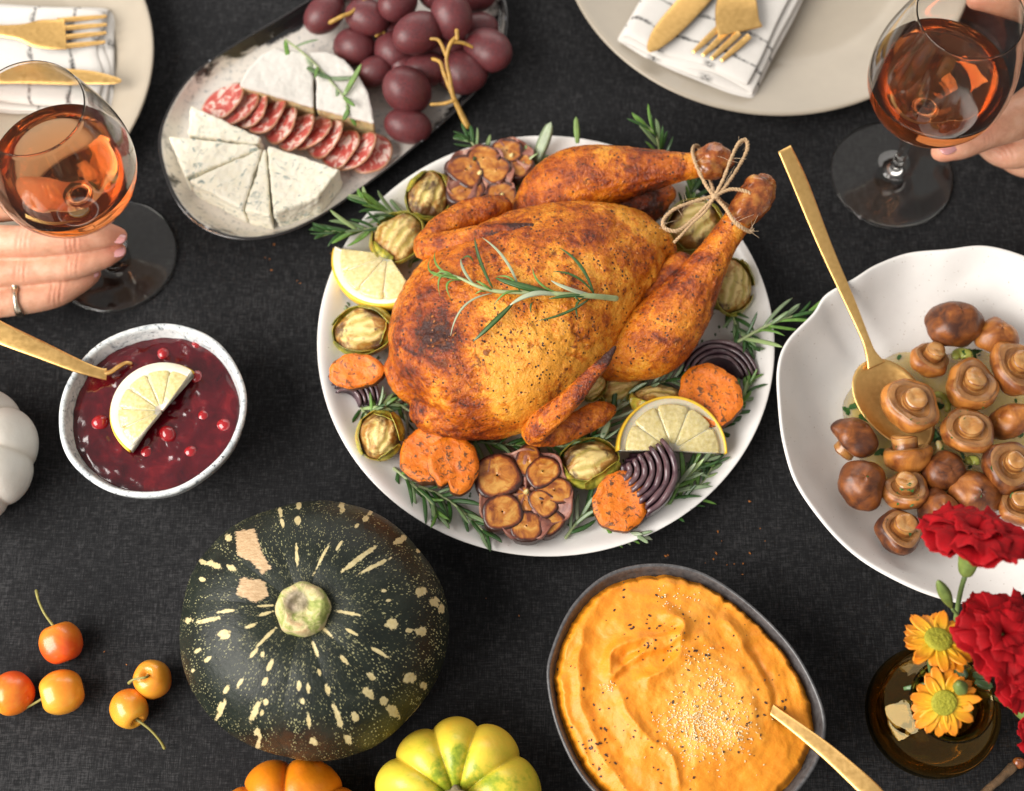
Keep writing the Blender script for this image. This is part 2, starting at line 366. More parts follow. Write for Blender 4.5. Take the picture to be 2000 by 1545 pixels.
n.set(col=c, rough=.42, coat=.06, coatr=.25, sss=.1, ssss=.003); n.bump(n.math('ADD', n.math('MULTIPLY', l, -.4), n.math('ADD', f, n.noise(1, 5, .7, 1.0, n.co((60, 260, 60))))), .7, .0015); MT['sprout_cut'] = n.m
n = NT('roast_garlic'); v = n.co(); f = n.noise(95, 5, .65, .8, v); e = n.attr('edge')
c = n.ramp(n.math('ADD', f, n.math('MULTIPLY', e, .50)), [(.34, (.62, .33, .075)), (.50, (.46, .165, .024)), (.66, (.20, .045, .012)), (.88, (.045, .014, .010))]); n.set(col=c, rough=.35, coat=.3, coatr=.25, sss=.12, ssss=.003); n.bump(f, .5, .0012); MT['garlic'] = n.m
n = NT('garlic_paper'); f = n.noise(120, 5, .6, .6); n.set(col=n.ramp(f, [(.3, (.13, .035, .03)), (.55, (.30, .115, .075)), (.75, (.50, .30, .20))]), rough=.5, coat=.1); n.bump(n.noise(240, 4), .6, .001); MT['garlic_paper'] = n.m
n = NT('red_onion'); f = n.noise(1, 5, .6, .5, n.co((120, 120, 120))); e = n.attr('edge')
c = n.mix(e, n.ramp(f, [(.3, (.012, .004, .010)), (.7, (.055, .015, .034))]), n.ramp(f, [(.3, (.045, .020, .030)), (.7, (.17, .10, .105))])); n.set(col=c, rough=.3, coat=.4, coatr=.2); n.bump(f, .35, .0009); MT['onion'] = n.m
# cheese, sausage, grapes
n = NT('blue_cheese'); v = n.co(); f = n.noise(42, 5, .7, 1.5, v); g = n.noise(130, 5, .65, .6, v)
c = n.ramp(g, [(.3, (.80, .75, .59)), (.7, (.87, .83, .71))]); c = n.mix(n.ramp(n.noise(120, 5, .62, 1.2, v), [(.57, 0), (.65, .85)]), c, (.20, .27, .26)); c = n.mix(n.ramp(f, [(.60, 0), (.66, .5)]), c, (.38, .42, .34))
n.set(col=c, rough=.5, sss=.15, sssr=(1, .8, .5), ssss=.003); n.bump(g, .6, .0016); MT['bluecheese'] = n.m
n = NT('brie_rind'); f = n.noise(70, 5); n.set(col=n.ramp(f, [(.3, (.60, .57, .52)), (.7, (.70, .67, .62))]), rough=.85, sheen=.1); n.bump(n.noise(160, 5), .4, .0012); MT['brie'] = n.m
n = NT('brie_paste'); f = n.noise(90, 4); n.set(col=n.ramp(f, [(.3, (.58, .44, .20)), (.7, (.72, .60, .34))]), rough=.45, sss=.2, ssss=.003); n.bump(f, .4, .001); MT['briepaste'] = n.m
n = NT('salami'); v = n.co(); f = n.noise(150, 5, .6, .5, v); fat = n.ramp(n.noise(150, 3, .55, 1.0, v), [(.49, 0), (.58, .92)])
c = n.ramp(f, [(.3, (.42, .055, .045)), (.7, (.62, .15, .115))]); c = n.mix(fat, c, (.80, .60, .52)); c = n.mix(n.ramp(n.attr('edge'), [(.90, 0), (.97, .9)]), c, (.52, .26, .14)); n.set(col=c, rough=.33, coat=.25, coatr=.3, sss=.12, ssss=.002); n.bump(f, .4, .0008); MT['salami'] = n.m
n = NT('grape_skin'); f = n.noise(60, 5, .6, .5); g = n.noise(25, 3); fr = n.N('LayerWeight'); fr.inputs[0].default_value = .35
c = n.ramp(g, [(.32, (.024, .004, .007)), (.5, (.085, .009, .011)), (.68, (.22, .016, .014))]); c = n.mix(n.ramp(f, [(.46, 0), (.72, .5)]), c, (.34, .20, .225))
n.set(col=c, rough=n.ramp(f, [(.35, .26), (.65, .62)]), coat=.0, sss=.2, sssr=(1, .2, .15), ssss=.004); MT['grape'] = n.m
simple('grape_stem', (.44, .25, .05), .5, .45, 200, .4)
# sauce, berries, mash, oil
n = NT('cranberry_sauce'); v = n.co(rnd=False); f = n.noise(70, 5, .6, .6, v); n.set(col=n.ramp(f, [(.3, (.035, .001, .004)), (.55, (.075, .002, .006)), (.75, (.16, .006, .010))]), rough=.14, coat=.5, coatr=.05, sss=.25, sssr=(1, .1, .1), ssss=.004); n.bump(n.noise(60, 3, .5, 0, v), .3, .003); MT['cransauce'] = n.m
n = NT('cranberry_skin'); f = n.noise(80, 3); n.set(col=n.ramp(f, [(.3, (.20, .004, .008)), (.7, (.42, .014, .018))]), rough=.12, coat=.6, sss=.2, sssr=(1, .15, .1), ssss=.004); MT['cranberry'] = n.m
n = NT('squash_mash'); v = n.co(rnd=False); f = n.noise(60, 6, .65, .4, v); g = n.noise(350, 4, .6, 0, v); pale = n.attr('pale')
c = n.ramp(f, [(.3, (.68, .215, .006)), (.7, (.78, .295, .014))]); c = n.mix(n.ramp(n.math('ADD', n.math('MULTIPLY', pale, .55), n.math('MULTIPLY', n.noise(120, 6, .7, 0, v), .6)), [(.5, 0), (.85, .75)]), c, (.82, .44, .08))
n.set(col=c, rough=.52, coat=.03, coatr=.35, sss=.15, sssr=(1, .5, .1), ssss=.004); n.bump(n.math('ADD', n.math('ADD', f, n.math('MULTIPLY', g, .4)), n.math('MULTIPLY', n.noise(160, 5, .65, 1.0, v), .4)), .34, .0022); MT['mash'] = n.m
simple('grated_cheese', (.86, .70, .44), .5, .15, 300, .2, sss=.2, ssss=.002)
n = NT('olive_oil'); n.set(col=(.80, .56, .03), rough=.03, trans=.0, alpha=.5, coat=.6); MT['oil'] = n.m
# mushrooms
n = NT('mushroom_cap'); v = n.co(); f = n.noise(70, 6, .6, .5, v); oi = n.N('ObjectInfo').outputs['Random']
c = n.ramp(n.math('ADD', f, n.math('MULTIPLY', n.math('SUBTRACT', oi, .5), .34)), [(.30, (.060, .017, .007)), (.5, (.22, .064, .012)), (.72, (.50, .19, .034))]); c = n.mix(n.ramp(n.noise(45, 4, .6, 0, v), [(.6, 0), (.75, .7)]), c, (.10, .022, .016))
n.set(col=c, rough=.42, coat=.06, coatr=.2, sss=.08, ssss=.003); n.bump(n.noise(130, 5, .55, .4, v), .35, .0012); MT['cap'] = n.m
n = NT('mushroom_under'); v = n.co(); f = n.noise(110, 5, .6, .5, v); l = n.attr('ringy')
c = n.mix(n.math('MULTIPLY', l, n.ramp(n.noise(40, 4, .6, .5, v), [(.42, .0), (.75, .45)])), n.ramp(f, [(.3, (.20, .080, .026)), (.7, (.42, .20, .065))]), (.13, .048, .018)); n.set(col=c, rough=.36, coat=.15, coatr=.2, sss=.1, ssss=.003); n.bump(n.math('ADD', f, n.math('MULTIPLY', l, -.6)), .5, .0012); MT['capunder'] = n.m
n = NT('mushroom_stem'); v = n.co(); f = n.noise(120, 5, .6, .5, v); n.set(col=n.ramp(n.math('ADD', f, n.math('MULTIPLY', n.attr('edge'), .3)), [(.3, (.54, .31, .115)), (.55, (.41, .18, .045)), (.8, (.20, .07, .018))]), rough=.3, coat=.35, coatr=.2, sss=.1, ssss=.003); n.bump(f, .4, .001); MT['mstem'] = n.m
simple('onion_bit', (.62, .50, .20), .25, .25, 150, .2, sss=.3, ssss=.003)
simple('green_onion', (.45, .48, .10), .25, .35, 150, .2, sss=.2, ssss=.003)
# squashes; cylinder coordinates make streaks run from the stalk outward
n = NT('kabocha_skin'); v = n.co(rnd=False); x = n.sep(v, 0); y = n.sep(v, 1)
nv = n.N('VectorMath', operation='NORMALIZE'); n.t.links.new(n.comb(x, y, 0.0), nv.inputs[0]); arc = n.attr('arc')
def cyl(n, k, a): 
    sc = n.N('VectorMath', operation='SCALE'); n.t.links.new(nv.outputs[0], sc.inputs[0]); sc.inputs['Scale'].default_value = k
    return n.comb(n.sep(sc.outputs[0], 0), n.sep(sc.outputs[0], 1), n.math('MULTIPLY', arc, a))
base = n.ramp(n.noise(55, 5, .6, .4, v), [(.3, (.0045, .0070, .0050)), (.55, (.0115, .0160, .0110)), (.8, (.027, .031, .023))])
near = n.ramp(arc, [(.0, 1.0), (.75, .0)])
fine = n.vor(1.0, vec=cyl(n, 58, 84)); fp = n.noise(1.0, 2, .5, 0, cyl(n, 9, 9))
c = n.mix(n.math('MULTIPLY', n.ramp(n.math('SUBTRACT', fine, n.math('MULTIPLY', n.math('SUBTRACT', fp, .5), .55)), [(.15, .95), (.25, 0)]), n.ramp(fp, [(.35, .4), (.55, 1.0)])), base, (.40, .38, .19))
grit = n.noise(520, 5, .75, .5, v); c = n.mix(n.math('MULTIPLY', n.ramp(grit, [(.655, 0), (.69, .9)]), n.ramp(n.noise(20, 3, .5, 0, v), [(.45, .08), (.62, .6)])), c, (.44, .34, .17))
c = n.mix(n.math('MULTIPLY', n.math('MULTIPLY', n.attr('rust'), .7), n.ramp(n.noise(70, 5, .7, 0, v), [(.4, 0), (.6, .8)])), c, (.075, .03, .012))
c = n.mix(n.ramp(n.math('ADD', n.attr('mark'), n.math('MULTIPLY', n.math('SUBTRACT', n.noise(170, 6, .72, .8, v), .5), 1.7)), [(.50, 0), (.56, .95)]), c, n.ramp(n.noise(300, 4, .6, 0, v), [(.3, (.50, .40, .18)), (.7, (.62, .53, .30))]))
scr = n.noise(1, 3, .6, 0, n.co((260, 1300, 500), False))
c = n.mix(n.ramp(n.math('ADD', n.attr('scrape'), n.math('MULTIPLY', n.math('SUBTRACT', scr, .5), 1.3)), [(.45, 0), (.52, .97)]), c, n.ramp(scr, [(.3, (.36, .22, .11)), (.7, (.58, .42, .25))]))
n.set(col=c, rough=.46, spec=.28); n.bump(n.math('ADD', n.noise(150, 5, .6, 0, v), n.math('MULTIPLY', fine, -.2)), .38, .0016); MT['kabocha'] = n.m
n = NT('kabocha_stem'); v = n.co(rnd=False); f = n.noise(110, 6, .65, .6, v)
c = n.ramp(f, [(.3, (.16, .19, .04)), (.45, (.30, .33, .085)), (.54, (.56, .47, .24)), (.70, (.44, .27, .13))]); c = n.mix(n.ramp(n.attr('scar'), [(.3, 0), (.8, .85)]), c, n.ramp(n.noise(260, 4), [(.3, (.20, .15, .10)), (.7, (.42, .34, .25))])); n.set(col=c, rough=.7); n.bump(f, .9, .0025); MT['kstem'] = n.m
def gourd(name, stops, groove, rough=.4):
    n = NT(name); v = n.co(rnd=False); f = n.math('ADD', n.math('MULTIPLY', n.noise(28, 5, .65, .6, v), .7), n.math('MULTIPLY', n.noise(150, 5, .7, .3, v), .3)); a = n.attr('arc')
    c = n.ramp(n.math('ADD', f, n.math('MULTIPLY', a, .42)), stops); c = n.mix(n.math('MULTIPLY', n.attr('groove'), .4), c, groove)
    n.set(col=c, rough=rough, spec=.45, coat=.1); n.bump(n.noise(130, 5, .6, 0, v), .3, .0014); MT[name] = n.m
gourd('yellow_green_squash', [(.44, (.09, .16, .010)), (.535, (.30, .36, .02)), (.61, (.62, .51, .04)), (.72, (.74, .53, .05)), (.9, (.80, .46, .035))], (.50, .36, .02))
gourd('orange_squash', [(.4, (.54, .12, .003)), (.7, (.76, .22, .006)), (.95, (.80, .28, .01))], (.28, .05, .004))
gourd('white_squash', [(.4, (.80, .75, .66)), (.7, (.86, .82, .74)), (.95, (.88, .84, .77))], (.56, .44, .29), .5)
simple('dry_stalk', (.20, .16, .08), .8, .5, 200, .8, .001)
n = NT('crab_apple_skin'); v = n.co(); f = n.noise(30, 4, .6, .4, v); oi = n.N('ObjectInfo').outputs['Random']
c = n.ramp(n.math('ADD', f, n.math('MULTIPLY', n.attr('blush'), .5)), [(.40, (.76, .38, .04)), (.65, (.74, .24, .018)), (.95, (.68, .09, .014))]); c = n.mix(n.ramp(n.noise(300, 4, .6, 0, v), [(.7, 0), (.74, .5)]), c, (.35, .12, .02)); n.set(col=c, rough=.27, coat=.25, coatr=.15, sss=.1, sssr=(1, .4, .1), ssss=.003); n.bump(n.noise(220, 3), .12, .0006); MT['crabapple'] = n.m
simple('apple_stalk', (.27, .24, .06), .6, .35, 200, .3)
simple('dark_calyx', (.05, .03, .02), .9, .5, 400, .6)
# flowers
n = NT('carnation_petal'); f = n.noise(1, 4, .6, vec=n.co((60, 60, 300))); n.set(col=n.ramp(f, [(.3, (.20, .001, .003)), (.7, (.42, .002, .007))]), rough=.7, spec=.2, sheen=.0, sss=.12, sssr=(1, .05, .05), ssss=.002); n.bump(f, .3, .0006); MT['carnation'] = n.m
n = NT('daisy_petal'); t = n.attr('tip'); f = n.noise(1, 3, .6, vec=n.co((500, 500, 60))); n.set(col=n.mix(n.ramp(f, [(.3, 0), (.7, .35)]), n.ramp(t, [(.05, (.72, .52, .02)), (.4, (.82, .40, .012)), (.9, (.76, .24, .008))]), (.74, .18, .01)), rough=.5, sss=.12, sssr=(1, .5, .1), ssss=.002); n.bump(f, .35, .0004); MT['daisy'] = n.m
n = NT('daisy_disc'); f = n.vor(1300); n.set(col=n.ramp(f, [(.1, (.42, .38, .025)), (.7, (.28, .27, .018))]), rough=.8); n.bump(f, .5, .0005); MT['disc'] = n.m
simple('flower_green', (.17, .235, .055), .5, .4, 150, .3)
simple('flower_stem', (.13, .20, .06), .5, .35, 150, .3)
simple('twig_bark', (.13, .075, .035), .85, .5, 150, .8, .0012)
# ---------------------------------------------------------------- the table
V, F = [], []
nx, ny = 60, 50
for j in range(ny+1):
    for i in range(nx+1):
        x = -1.3+2.6*i/nx; y = -1.0+2.1*j/ny; V.append((x, y, -.0012+.0010*fz((x, y, 0), 5.0, 3, 2)))
for j in range(ny):
    for i in range(nx): a = j*(nx+1)+i; F.append((a, a+1, a+nx+2, a+nx+1))
b = len(V)                                                            # hem hanging over the table edge
edge = [i for i in range(nx+1)]+[(j+1)*(nx+1)+nx for j in range(ny)]+[ny*(nx+1)+nx-1-i for i in range(nx)]+[(ny-1-j)*(nx+1) for j in range(ny-1)]
for k, e in enumerate(edge): x, y, z = V[e]; s = 1.006+.004*math.sin(k*.7); V.append((x*s, y*s, -.28))
for k in range(len(edge)): m = (k+1) % len(edge); F.append((edge[k], b+k, b+m, edge[m]))
structure(ob('tablecloth', V, F, MT['linen'], org=(0, 0, 0)))

# ---------------------------------------------------------------- plates and bowls
def shell(outline, levels, mat, name, parent=None, attrs=None, k=8, thick=None):
    """dish lofted from one outline (world xy, closed); levels: (scale, z) from the foot outside over the rim to the centre inside"""
    pts = [Vector((p[0], p[1], 0)) for p in outline]; n = len(pts); c = sum(pts, Vector())/n
    RS = []
    for s, z in levels:
        RS.append([c+(p-c)*s+Vector((0, 0, z(i) if callable(z) else z)) for i, p in enumerate(pts)])
    V, F = rings(RS); o = ob(name, V, F, mat, parent, org=(c.x, c.y, 0)); return o, c
def circ(c, r, n=128): return [(c[0]+r*math.cos(2*math.pi*i/n), c[1]+r*math.sin(2*math.pi*i/n)) for i in range(n)]
def plevels(P, k=5): return [(float(a[0]), float(a[1])) for a in crom(P, k)]
# main platter
PLC = Q(1066, 653, .024); PLR = 447*M_(1066, 653, .024)
platter, _ = shell(circ(PLC, PLR, 160), [(.55, 0.001)]+plevels([(.60, .0005), (.70, .004), (.88, .012), (.975, .0215), (.996, .0238), (.992, .0250), (.965, .0235), (.90, .0165), (.82, .0115), (.72, .0085), (.5, .0075), (.2, .0075)], 6)+[(.05, .0075)], MT['white_platter'], 'platter')
vattr(platter.data, 'stain', lambda co: sstep(.85, .3, co.to_2d().length/PLR)*.8+.15)
tag(platter, 'large round white serving platter under the roast chicken', 'platter')
PZ = .0078
# tan dinner plates
def dinner(px, py, r, label):
    c = Q(px, py, .02); R_ = r*M_(px, py, .02)
    o, _ = shell(circ(c, R_, 128), [(.5, .001)]+plevels([(.56, .0005), (.64, .003), (.85, .0105), (.985, .0195), (1.0, .0215), (.985, .0222), (.93, .0195), (.80, .0135), (.70, .0095), (.64, .007), (.5, .006), (.2, .006)], 5)+[(.05, .006)], MT['tan_stoneware'], 'dinner_plate')
    return tag(o, label, 'plate', 'tan dinner plates')
dinner(1497, -120, 402, 'tan stoneware dinner plate with striped napkin, knife and fork, nearest the grapes')
dinner(-104, 128, 403, 'tan stoneware dinner plate behind the wine glass held by the ringed hand')
# cranberry bowl
CBC = Q(298, 798, .052); CBR = 184*M_(298, 798, .052)
def wob(a): return 1+.006*math.sin(2*a+.5)+.005*math.sin(5*a+2)+.003*math.sin(9*a)
cbo = [(CBC.x+CBR*wob(2*math.pi*i/112)*math.cos(2*math.pi*i/112), CBC.y+CBR*wob(2*math.pi*i/112)*math.sin(2*math.pi*i/112)) for i in range(112)]
cb, _ = shell(cbo, [(.42, .001)]+plevels([(.48, .0005), (.5, .006), (.72, .016), (.93, .038), (.985, .0495), (.985, .0525), (.955, .0535), (.925, .0520), (.90, .046), (.80, .026), (.55, .012), (.2, .009)], 5)+[(.05, .009)], MT['speckled'], 'bowl')
tag(cb, 'round speckled blue-grey bowl filled with cranberry sauce', 'bowl')
# mash bowl, egg shaped
eg = [(1068, 1330), (1078, 1265), (1118, 1182), (1185, 1122), (1275, 1101), (1370, 1118), (1465, 1180), (1550, 1268), (1602, 1365), (1612, 1435), (1585, 1510), (1520, 1580), (1420, 1628), (1310, 1635), (1215, 1592), (1140, 1525), (1090, 1430)]
MBO = [Q(p[0], p[1], .055) for p in crom(eg, 8, True)]
mbo, MBC = shell(MBO, [(.5, .001)]+plevels([(.56, .0005), (.64, .006), (.86, .026), (.985, .0525), (1.0, .0555), (.985, .0565), (.965, .0545), (.93, .046), (.8, .026), (.5, .012), (.2, .010)], 5)+[(.05, .010)], MT['slate'], 'bowl')
tag(mbo, 'egg-shaped dark grey bowl filled with orange squash mash', 'bowl')
# wavy mushroom bowl
wv = [(1517, 722), (1536, 668), (1588, 612), (1612, 577), (1665, 548), (1712, 518), (1775, 494), (1850, 489), (1925, 484), (2010, 505), (2090, 545), (2150, 610), (2190, 700), (2205, 800), (2185, 910), (2140, 1010), (2070, 1100), (1990, 1165), (1900, 1182), (1810, 1163), (1722, 1120), (1655, 1072), (1597, 1012), (1552, 945), (1530, 870), (1520, 795)]
WBO = [Q(p[0], p[1], .046) for p in crom(wv, 7, True)]; nW = len(WBO)
def rimz(i): return .0015*math.sin(i/nW*2*math.pi*7+1)
WL = [(.42, .001)]+plevels([(.47, .0005), (.52, .005), (.75, .018), (.97, .043), (1.0, .0465), (.992, .0478), (.965, .0455), (.86, .0310), (.75, .0205), (.64, .0135), (.52, .0105), (.25, .0095)], 5)+[(.05, .0095)]
wbo, WBC = shell(WBO, [(s, (lambda i, z=z: z+rimz(i)*sstep(.02, .045, z))) for s, z in WL], MT['white_stoneware'], 'bowl')
tag(wbo, 'wide white bowl with a wavy rim holding mushrooms', 'bowl')
# oval reactive-glaze dish
ov = [(309, 292), (322, 225), (372, 148), (455, 88), (540, 38), (625, -12), (730, -62), (840, -85), (930, -65), (985, -5), (990, 70), (962, 140), (905, 205), (815, 285), (720, 360), (620, 428), (540, 462), (460, 468), (385, 440), (335, 380)]
OVO = [Q(p[0], p[1], .019) for p in crom(ov, 7, True)]; nO = len(OVO)
OL = [(.6, .001)]+plevels([(.70, .0005), (.85, .005), (.97, .0145), (1.0, .0185), (.99, .0200), (.972, .0190), (.94, .0135), (.88, .0085), (.7, .0070), (.4, .0065)], 5)+[(.05, .0065)]
ovd, OVC = shell(OVO, OL, MT['reactive'], 'serving_dish')
m = ovd.data; m.attributes.new('rim', 'FLOAT', 'POINT'); m.attributes.new('glaze', 'FLOAT', 'POINT')
rimv = []; glz = []
for li, (s, z) in enumerate(OL):
    inside = li > len(OL)*.52
    for i in range(nO):
        rimv.append(0.0 if inside and s < .985 else 1.0); glz.append(.56+.5*sstep(.97, .8, s)*(1 if inside else 0)-.28*sstep(.25, .0, abs(((i/nO)-.20)))*(1 if s > .55 else .4)-.5*sstep(.1, 0, abs(i/nO-.58))*(1 if s > .5 else .0))
m.attributes['rim'].data.foreach_set('value', rimv); m.attributes['glaze'].data.foreach_set('value', glz)
tag(ovd, 'long oval serving dish in black and white glaze holding cheese and grapes', 'dish')
OZ = .0072

# ---------------------------------------------------------------- napkins
def napkin(label, px0, z0, u_px, v_px, layers, name='napkin'):
    """folded linen: px0 = near corner, u_px along the folded end, v_px away along the length"""
    zt = z0+.0030*(layers-1); A = Q(px0[0], px0[1], zt); U = Q(u_px[0], u_px[1], zt)-A; Vv = Q(v_px[0], v_px[1], zt)-A; A.z = z0
    n = 90; V = []; F = []; st = []
    t = .0011
    # cross-section in (u,z): a cloth strip folded back and forth
    W = 1.0; path = []
    h = .0030
    for l in range(layers):
        u0, u1 = (.0+.015*l, W-.012*l) if l % 2 == 0 else (W-.012*l, .015*l)
        z = h*l
        for i in range(16): s = i/15; path.append((u0+(u1-u0)*s, z+.0013*math.sin(s*7+l*2.1)*(.4+.6*l/layers)))
        if l < layers-1:
            d = 1 if l % 2 == 0 else -1
            for i in range(1, 6): a = math.pi*i/6; path.append((u1+d*math.sin(a)*.02, z+h*(1-math.cos(a))/2))
    top = []; m_ = len(path)
    for k in range(n+1):
        s = k/n
        for j, (u, z) in enumerate(path):
            uu = u+.006*math.sin(s*9+j*.13); sag = .0012*fz((u*3, s*4, j*.02), 1.0, 4, 3)
            lay = z/h; p = A+U*uu+Vv*(s+(1-s)*(.020*lay+.012*math.sin(u*5+lay*1.3)+.006*math.sin(u*11+lay*2)))+Vector((0, 0, z+sag-.0022*math.exp(-s/.018)*(lay > .5))); V.append(p)
            q = (u*2.2+.1) % 1.0; st.append(1.0 if (abs(s-.125-.004*math.sin(u*20)) < .0075 or abs(s-.30-.004*math.sin(u*17)) < .0075) or (abs(u-.30) < .022 or abs(u-.66) < .020) and s < .03 and int(z/h+.5) % 2 == 0 else 0.0)
    for k in range(n):
        for j in range(m_-1): a = k*m_+j; F.append((a, a+1, a+m_+1, a+m_))
    o = ob(name, V, F, MT['napkin']); vals = st
    at = o.data.attributes.new('stripe', 'FLOAT', 'POINT'); at.data.foreach_set('value', vals)
    so = o.modifiers.new('thickness', 'SOLIDIFY'); so.thickness = t; so.offset = 0
    ss = o.modifiers.new('soft', 'SUBSURF'); ss.levels = 1; ss.render_levels = 1
    return tag(o, label, 'napkin')
napkin('white linen napkin with thin dark stripes under the gold knife and fork near the grapes', (1200, 86), .0150, (1462, 192), (1350, -190), 5)
napkin('white folded napkin under the gold fork behind the wine glass', (231, 212), .0110, (238, 12), (-260, 190), 5)

# ---------------------------------------------------------------- cutlery
def bar(L, nseg=5, sq=.6):
    """flat bar with rounded-rectangle section; L: (px,py,z,width_px,thick_m)"""
    C = crom([tuple(Q(a[0], a[1], a[2]))+(a[3]*M_(a[0], a[1], a[2])/2, a[4]/2) for a in L], nseg); RS = []
    for i, c in enumerate(C):
        p = Vector(c[:3]); t = (Vector(C[min(i+1, len(C)-1)][:3])-Vector(C[max(i-1, 0)][:3])).normalized()
        s = t.cross(Vector((0, 0, 1))).normalized(); u = s.cross(t); ring = []
        for j in range(16):
            a = 2*math.pi*j/16; ca, sa = math.cos(a), math.sin(a)
            ring.append(p+s*(math.copysign(abs(ca)**sq, ca)*c[3])+u*(math.copysign(abs(sa)**sq, sa)*c[4]))
        RS.append(ring)
    return rings(RS)
def spoon(label, handle, bowl=None):
    p0 = handle[-1]; t = thing('spoon', label, 'spoon', Q(p0[0], p0[1], p0[2]), 'gold spoons')
    V, F = bar(handle); ob('handle', V, F, MT['gold'], t)
    if bowl:
        c, tip, side, depth, zc = bowl          # px of the bowl centre, its tip, half width px, depth m, rim heights (back, tip)
        C = Q(c[0], c[1], (zc[0]+zc[1])/2); T = Q(tip[0], tip[1], zc[1]); ax = T-C; ln = ax.length; ax.normalize()
        sd = ax.cross(Vector((0, 0, 1))).normalized(); up = sd.cross(ax); w = side*M_(c[0], c[1], zc[0])
        V = []; F = []; nr, na = 10, 40
        for layer in (0, 1):
            for i in range(nr+1):
                r = i/nr
                for j in range(na):
                    a = 2*math.pi*j/na; x = math.cos(a); y = math.sin(a); wid = w*(1-.13*x)
                    V.append(C+ax*(ln*x*r)+sd*(wid*y*r)+up*(-depth*(1-r*r)**1.0*(1.0+.25*x*r)-(.0009 if layer else 0)))
        for layer in (0, 1):
            b = layer*(nr+1)*na
            for i in range(nr):
                for j in range(na): k = (j+1) % na; q = (b+i*na+j, b+(i+1)*na+j, b+(i+1)*na+k, b+i*na+k); F.append(q if layer == 0 else q[::-1])
        for j in range(na): k = (j+1) % na; F.append((nr*na+j, (nr+1)*na+nr*na+j, (nr+1)*na+nr*na+k, nr*na+k))
        ob('spoon_bowl', V, F, MT['gold'], t)
    return t
spoon('gold serving spoon resting in the mushroom bowl with a mushroom in it', [(1532, 290, .092, 30, .0022), (1560, 352, .082, 34, .0022), (1612, 482, .062, 28, .0022), (1662, 595, .046, 22, .0022), (1690, 662, .040, 17, .0026), (1700, 690, .0385, 22, .003), (1712, 715, .0365, 40, .002)], ((1748, 790), (1812, 872), 66, .0085, (.036, .0265)))
spoon('gold spoon with its handle sticking out of the orange mash', [(1730, 1575, .088, 34, .0022), (1690, 1535, .084, 38, .0022), (1620, 1472, .074, 32, .0022), (1560, 1425, .066, 26, .0024), (1512, 1390, .058, 22, .0026), (1470, 1358, .050, 26, .0022)])
sp = spoon('gold spoon lying in the cranberry sauce, handle over the rim', [(-60, 618, .071, 46, .0022), (0, 650, .068, 44, .0022), (80, 684, .063, 36, .0022), (150, 714, .057, 28, .0024), (192, 728, .0515, 22, .0026), (208, 731, .049, 26, .002)])
V, F = ptube([(196, 730, .0495, 6, 5), (215, 727, .0492, 5, 4), (232, 716, .0487, 5, 4), (246, 709, .0480, 4, 3.5), (256, 710, .046, 4, 3)], 10, 6, (0, 0, 1)); ob('spoon_bowl', V, F, MT['gold'], sp)
def knife(label, blade, g=None):
    t = thing('knife', label, 'knife', Q(*blade[len(blade)//2][:3]), 'gold knives'); V, F = bar(blade, 8, .8); ob('blade', V, F, MT['gold'], t); return t
knife('gold table knife lying across the striped napkin, beside the fork near the grapes', [(1268, 101, .0315, 6, .0008), (1274, 92, .0315, 24, .0012), (1295, 66, .0315, 44, .0016), (1330, 28, .032, 52, .0018), (1375, -20, .032, 50, .0018), (1450, -100, .032, 34, .0022), (1600, -260, .032, 30, .003)])
knife('gold table knife seen through the wine glass on the napkin', [(237, 158, .0285, 5, .0008), (222, 157, .0285, 17, .0012), (170, 151, .0285, 32, .0016), (90, 149, .0285, 36, .0018), (0, 153, .0285, 34, .0018), (-120, 160, .0285, 26, .0024), (-350, 175, .0285, 26, .003)])
def fork(label, head, tines, tip_z):
    t = thing('fork', label, 'fork', Q(*head[0][:3]), 'gold forks'); V, F = bar(head, 6, .8); ob('handle', V, F, MT['gold'], t)
    for a, b, w in tines:
        m = ((a[0]+b[0])/2, (a[1]+b[1])/2); V, F = bar([(a[0], a[1], a[2], w, .002), (m[0], m[1], (a[2]+b[2])/2-.001, w, .0018), (b[0], b[1], b[2], w*.6, .0012)], 5, .75); ob('tine', V, F, MT['gold'], t)
fork('gold fork beside the knife on the striped napkin near the grapes', [(1446, 62, .0345, 92, .002), (1440, 40, .036, 86, .002), (1440, 8, .0375, 80, .002), (1455, -35, .037, 50, .0022), (1500, -110, .035, 24, .003), (1640, -290, .034, 28, .003)],
     [((1410, 48, .0350), (1353, 103, .0300), 13), ((1427, 56, .0350), (1372, 109, .0300), 13), ((1444, 64, .0350), (1389, 115, .0300), 13), ((1464, 70, .0350), (1408, 119, .0300), 13)], 0)
fork('gold fork with its tines on the napkin behind the wine glass', [(128, 66, .030, 74, .002), (105, 67, .031, 70, .002), (70, 65, .0315, 62, .002), (30, 62, .031, 34, .0022), (-60, 58, .030, 24, .003), (-300, 50, .030, 26, .003)],
     [((112, 40, .0300), (208, 32, .0262), 11), ((115, 56, .0300), (209, 48, .0262), 11), ((115, 74, .0300), (208, 64, .0262), 11), ((112, 92, .0300), (206, 82, .0262), 11)], 0)
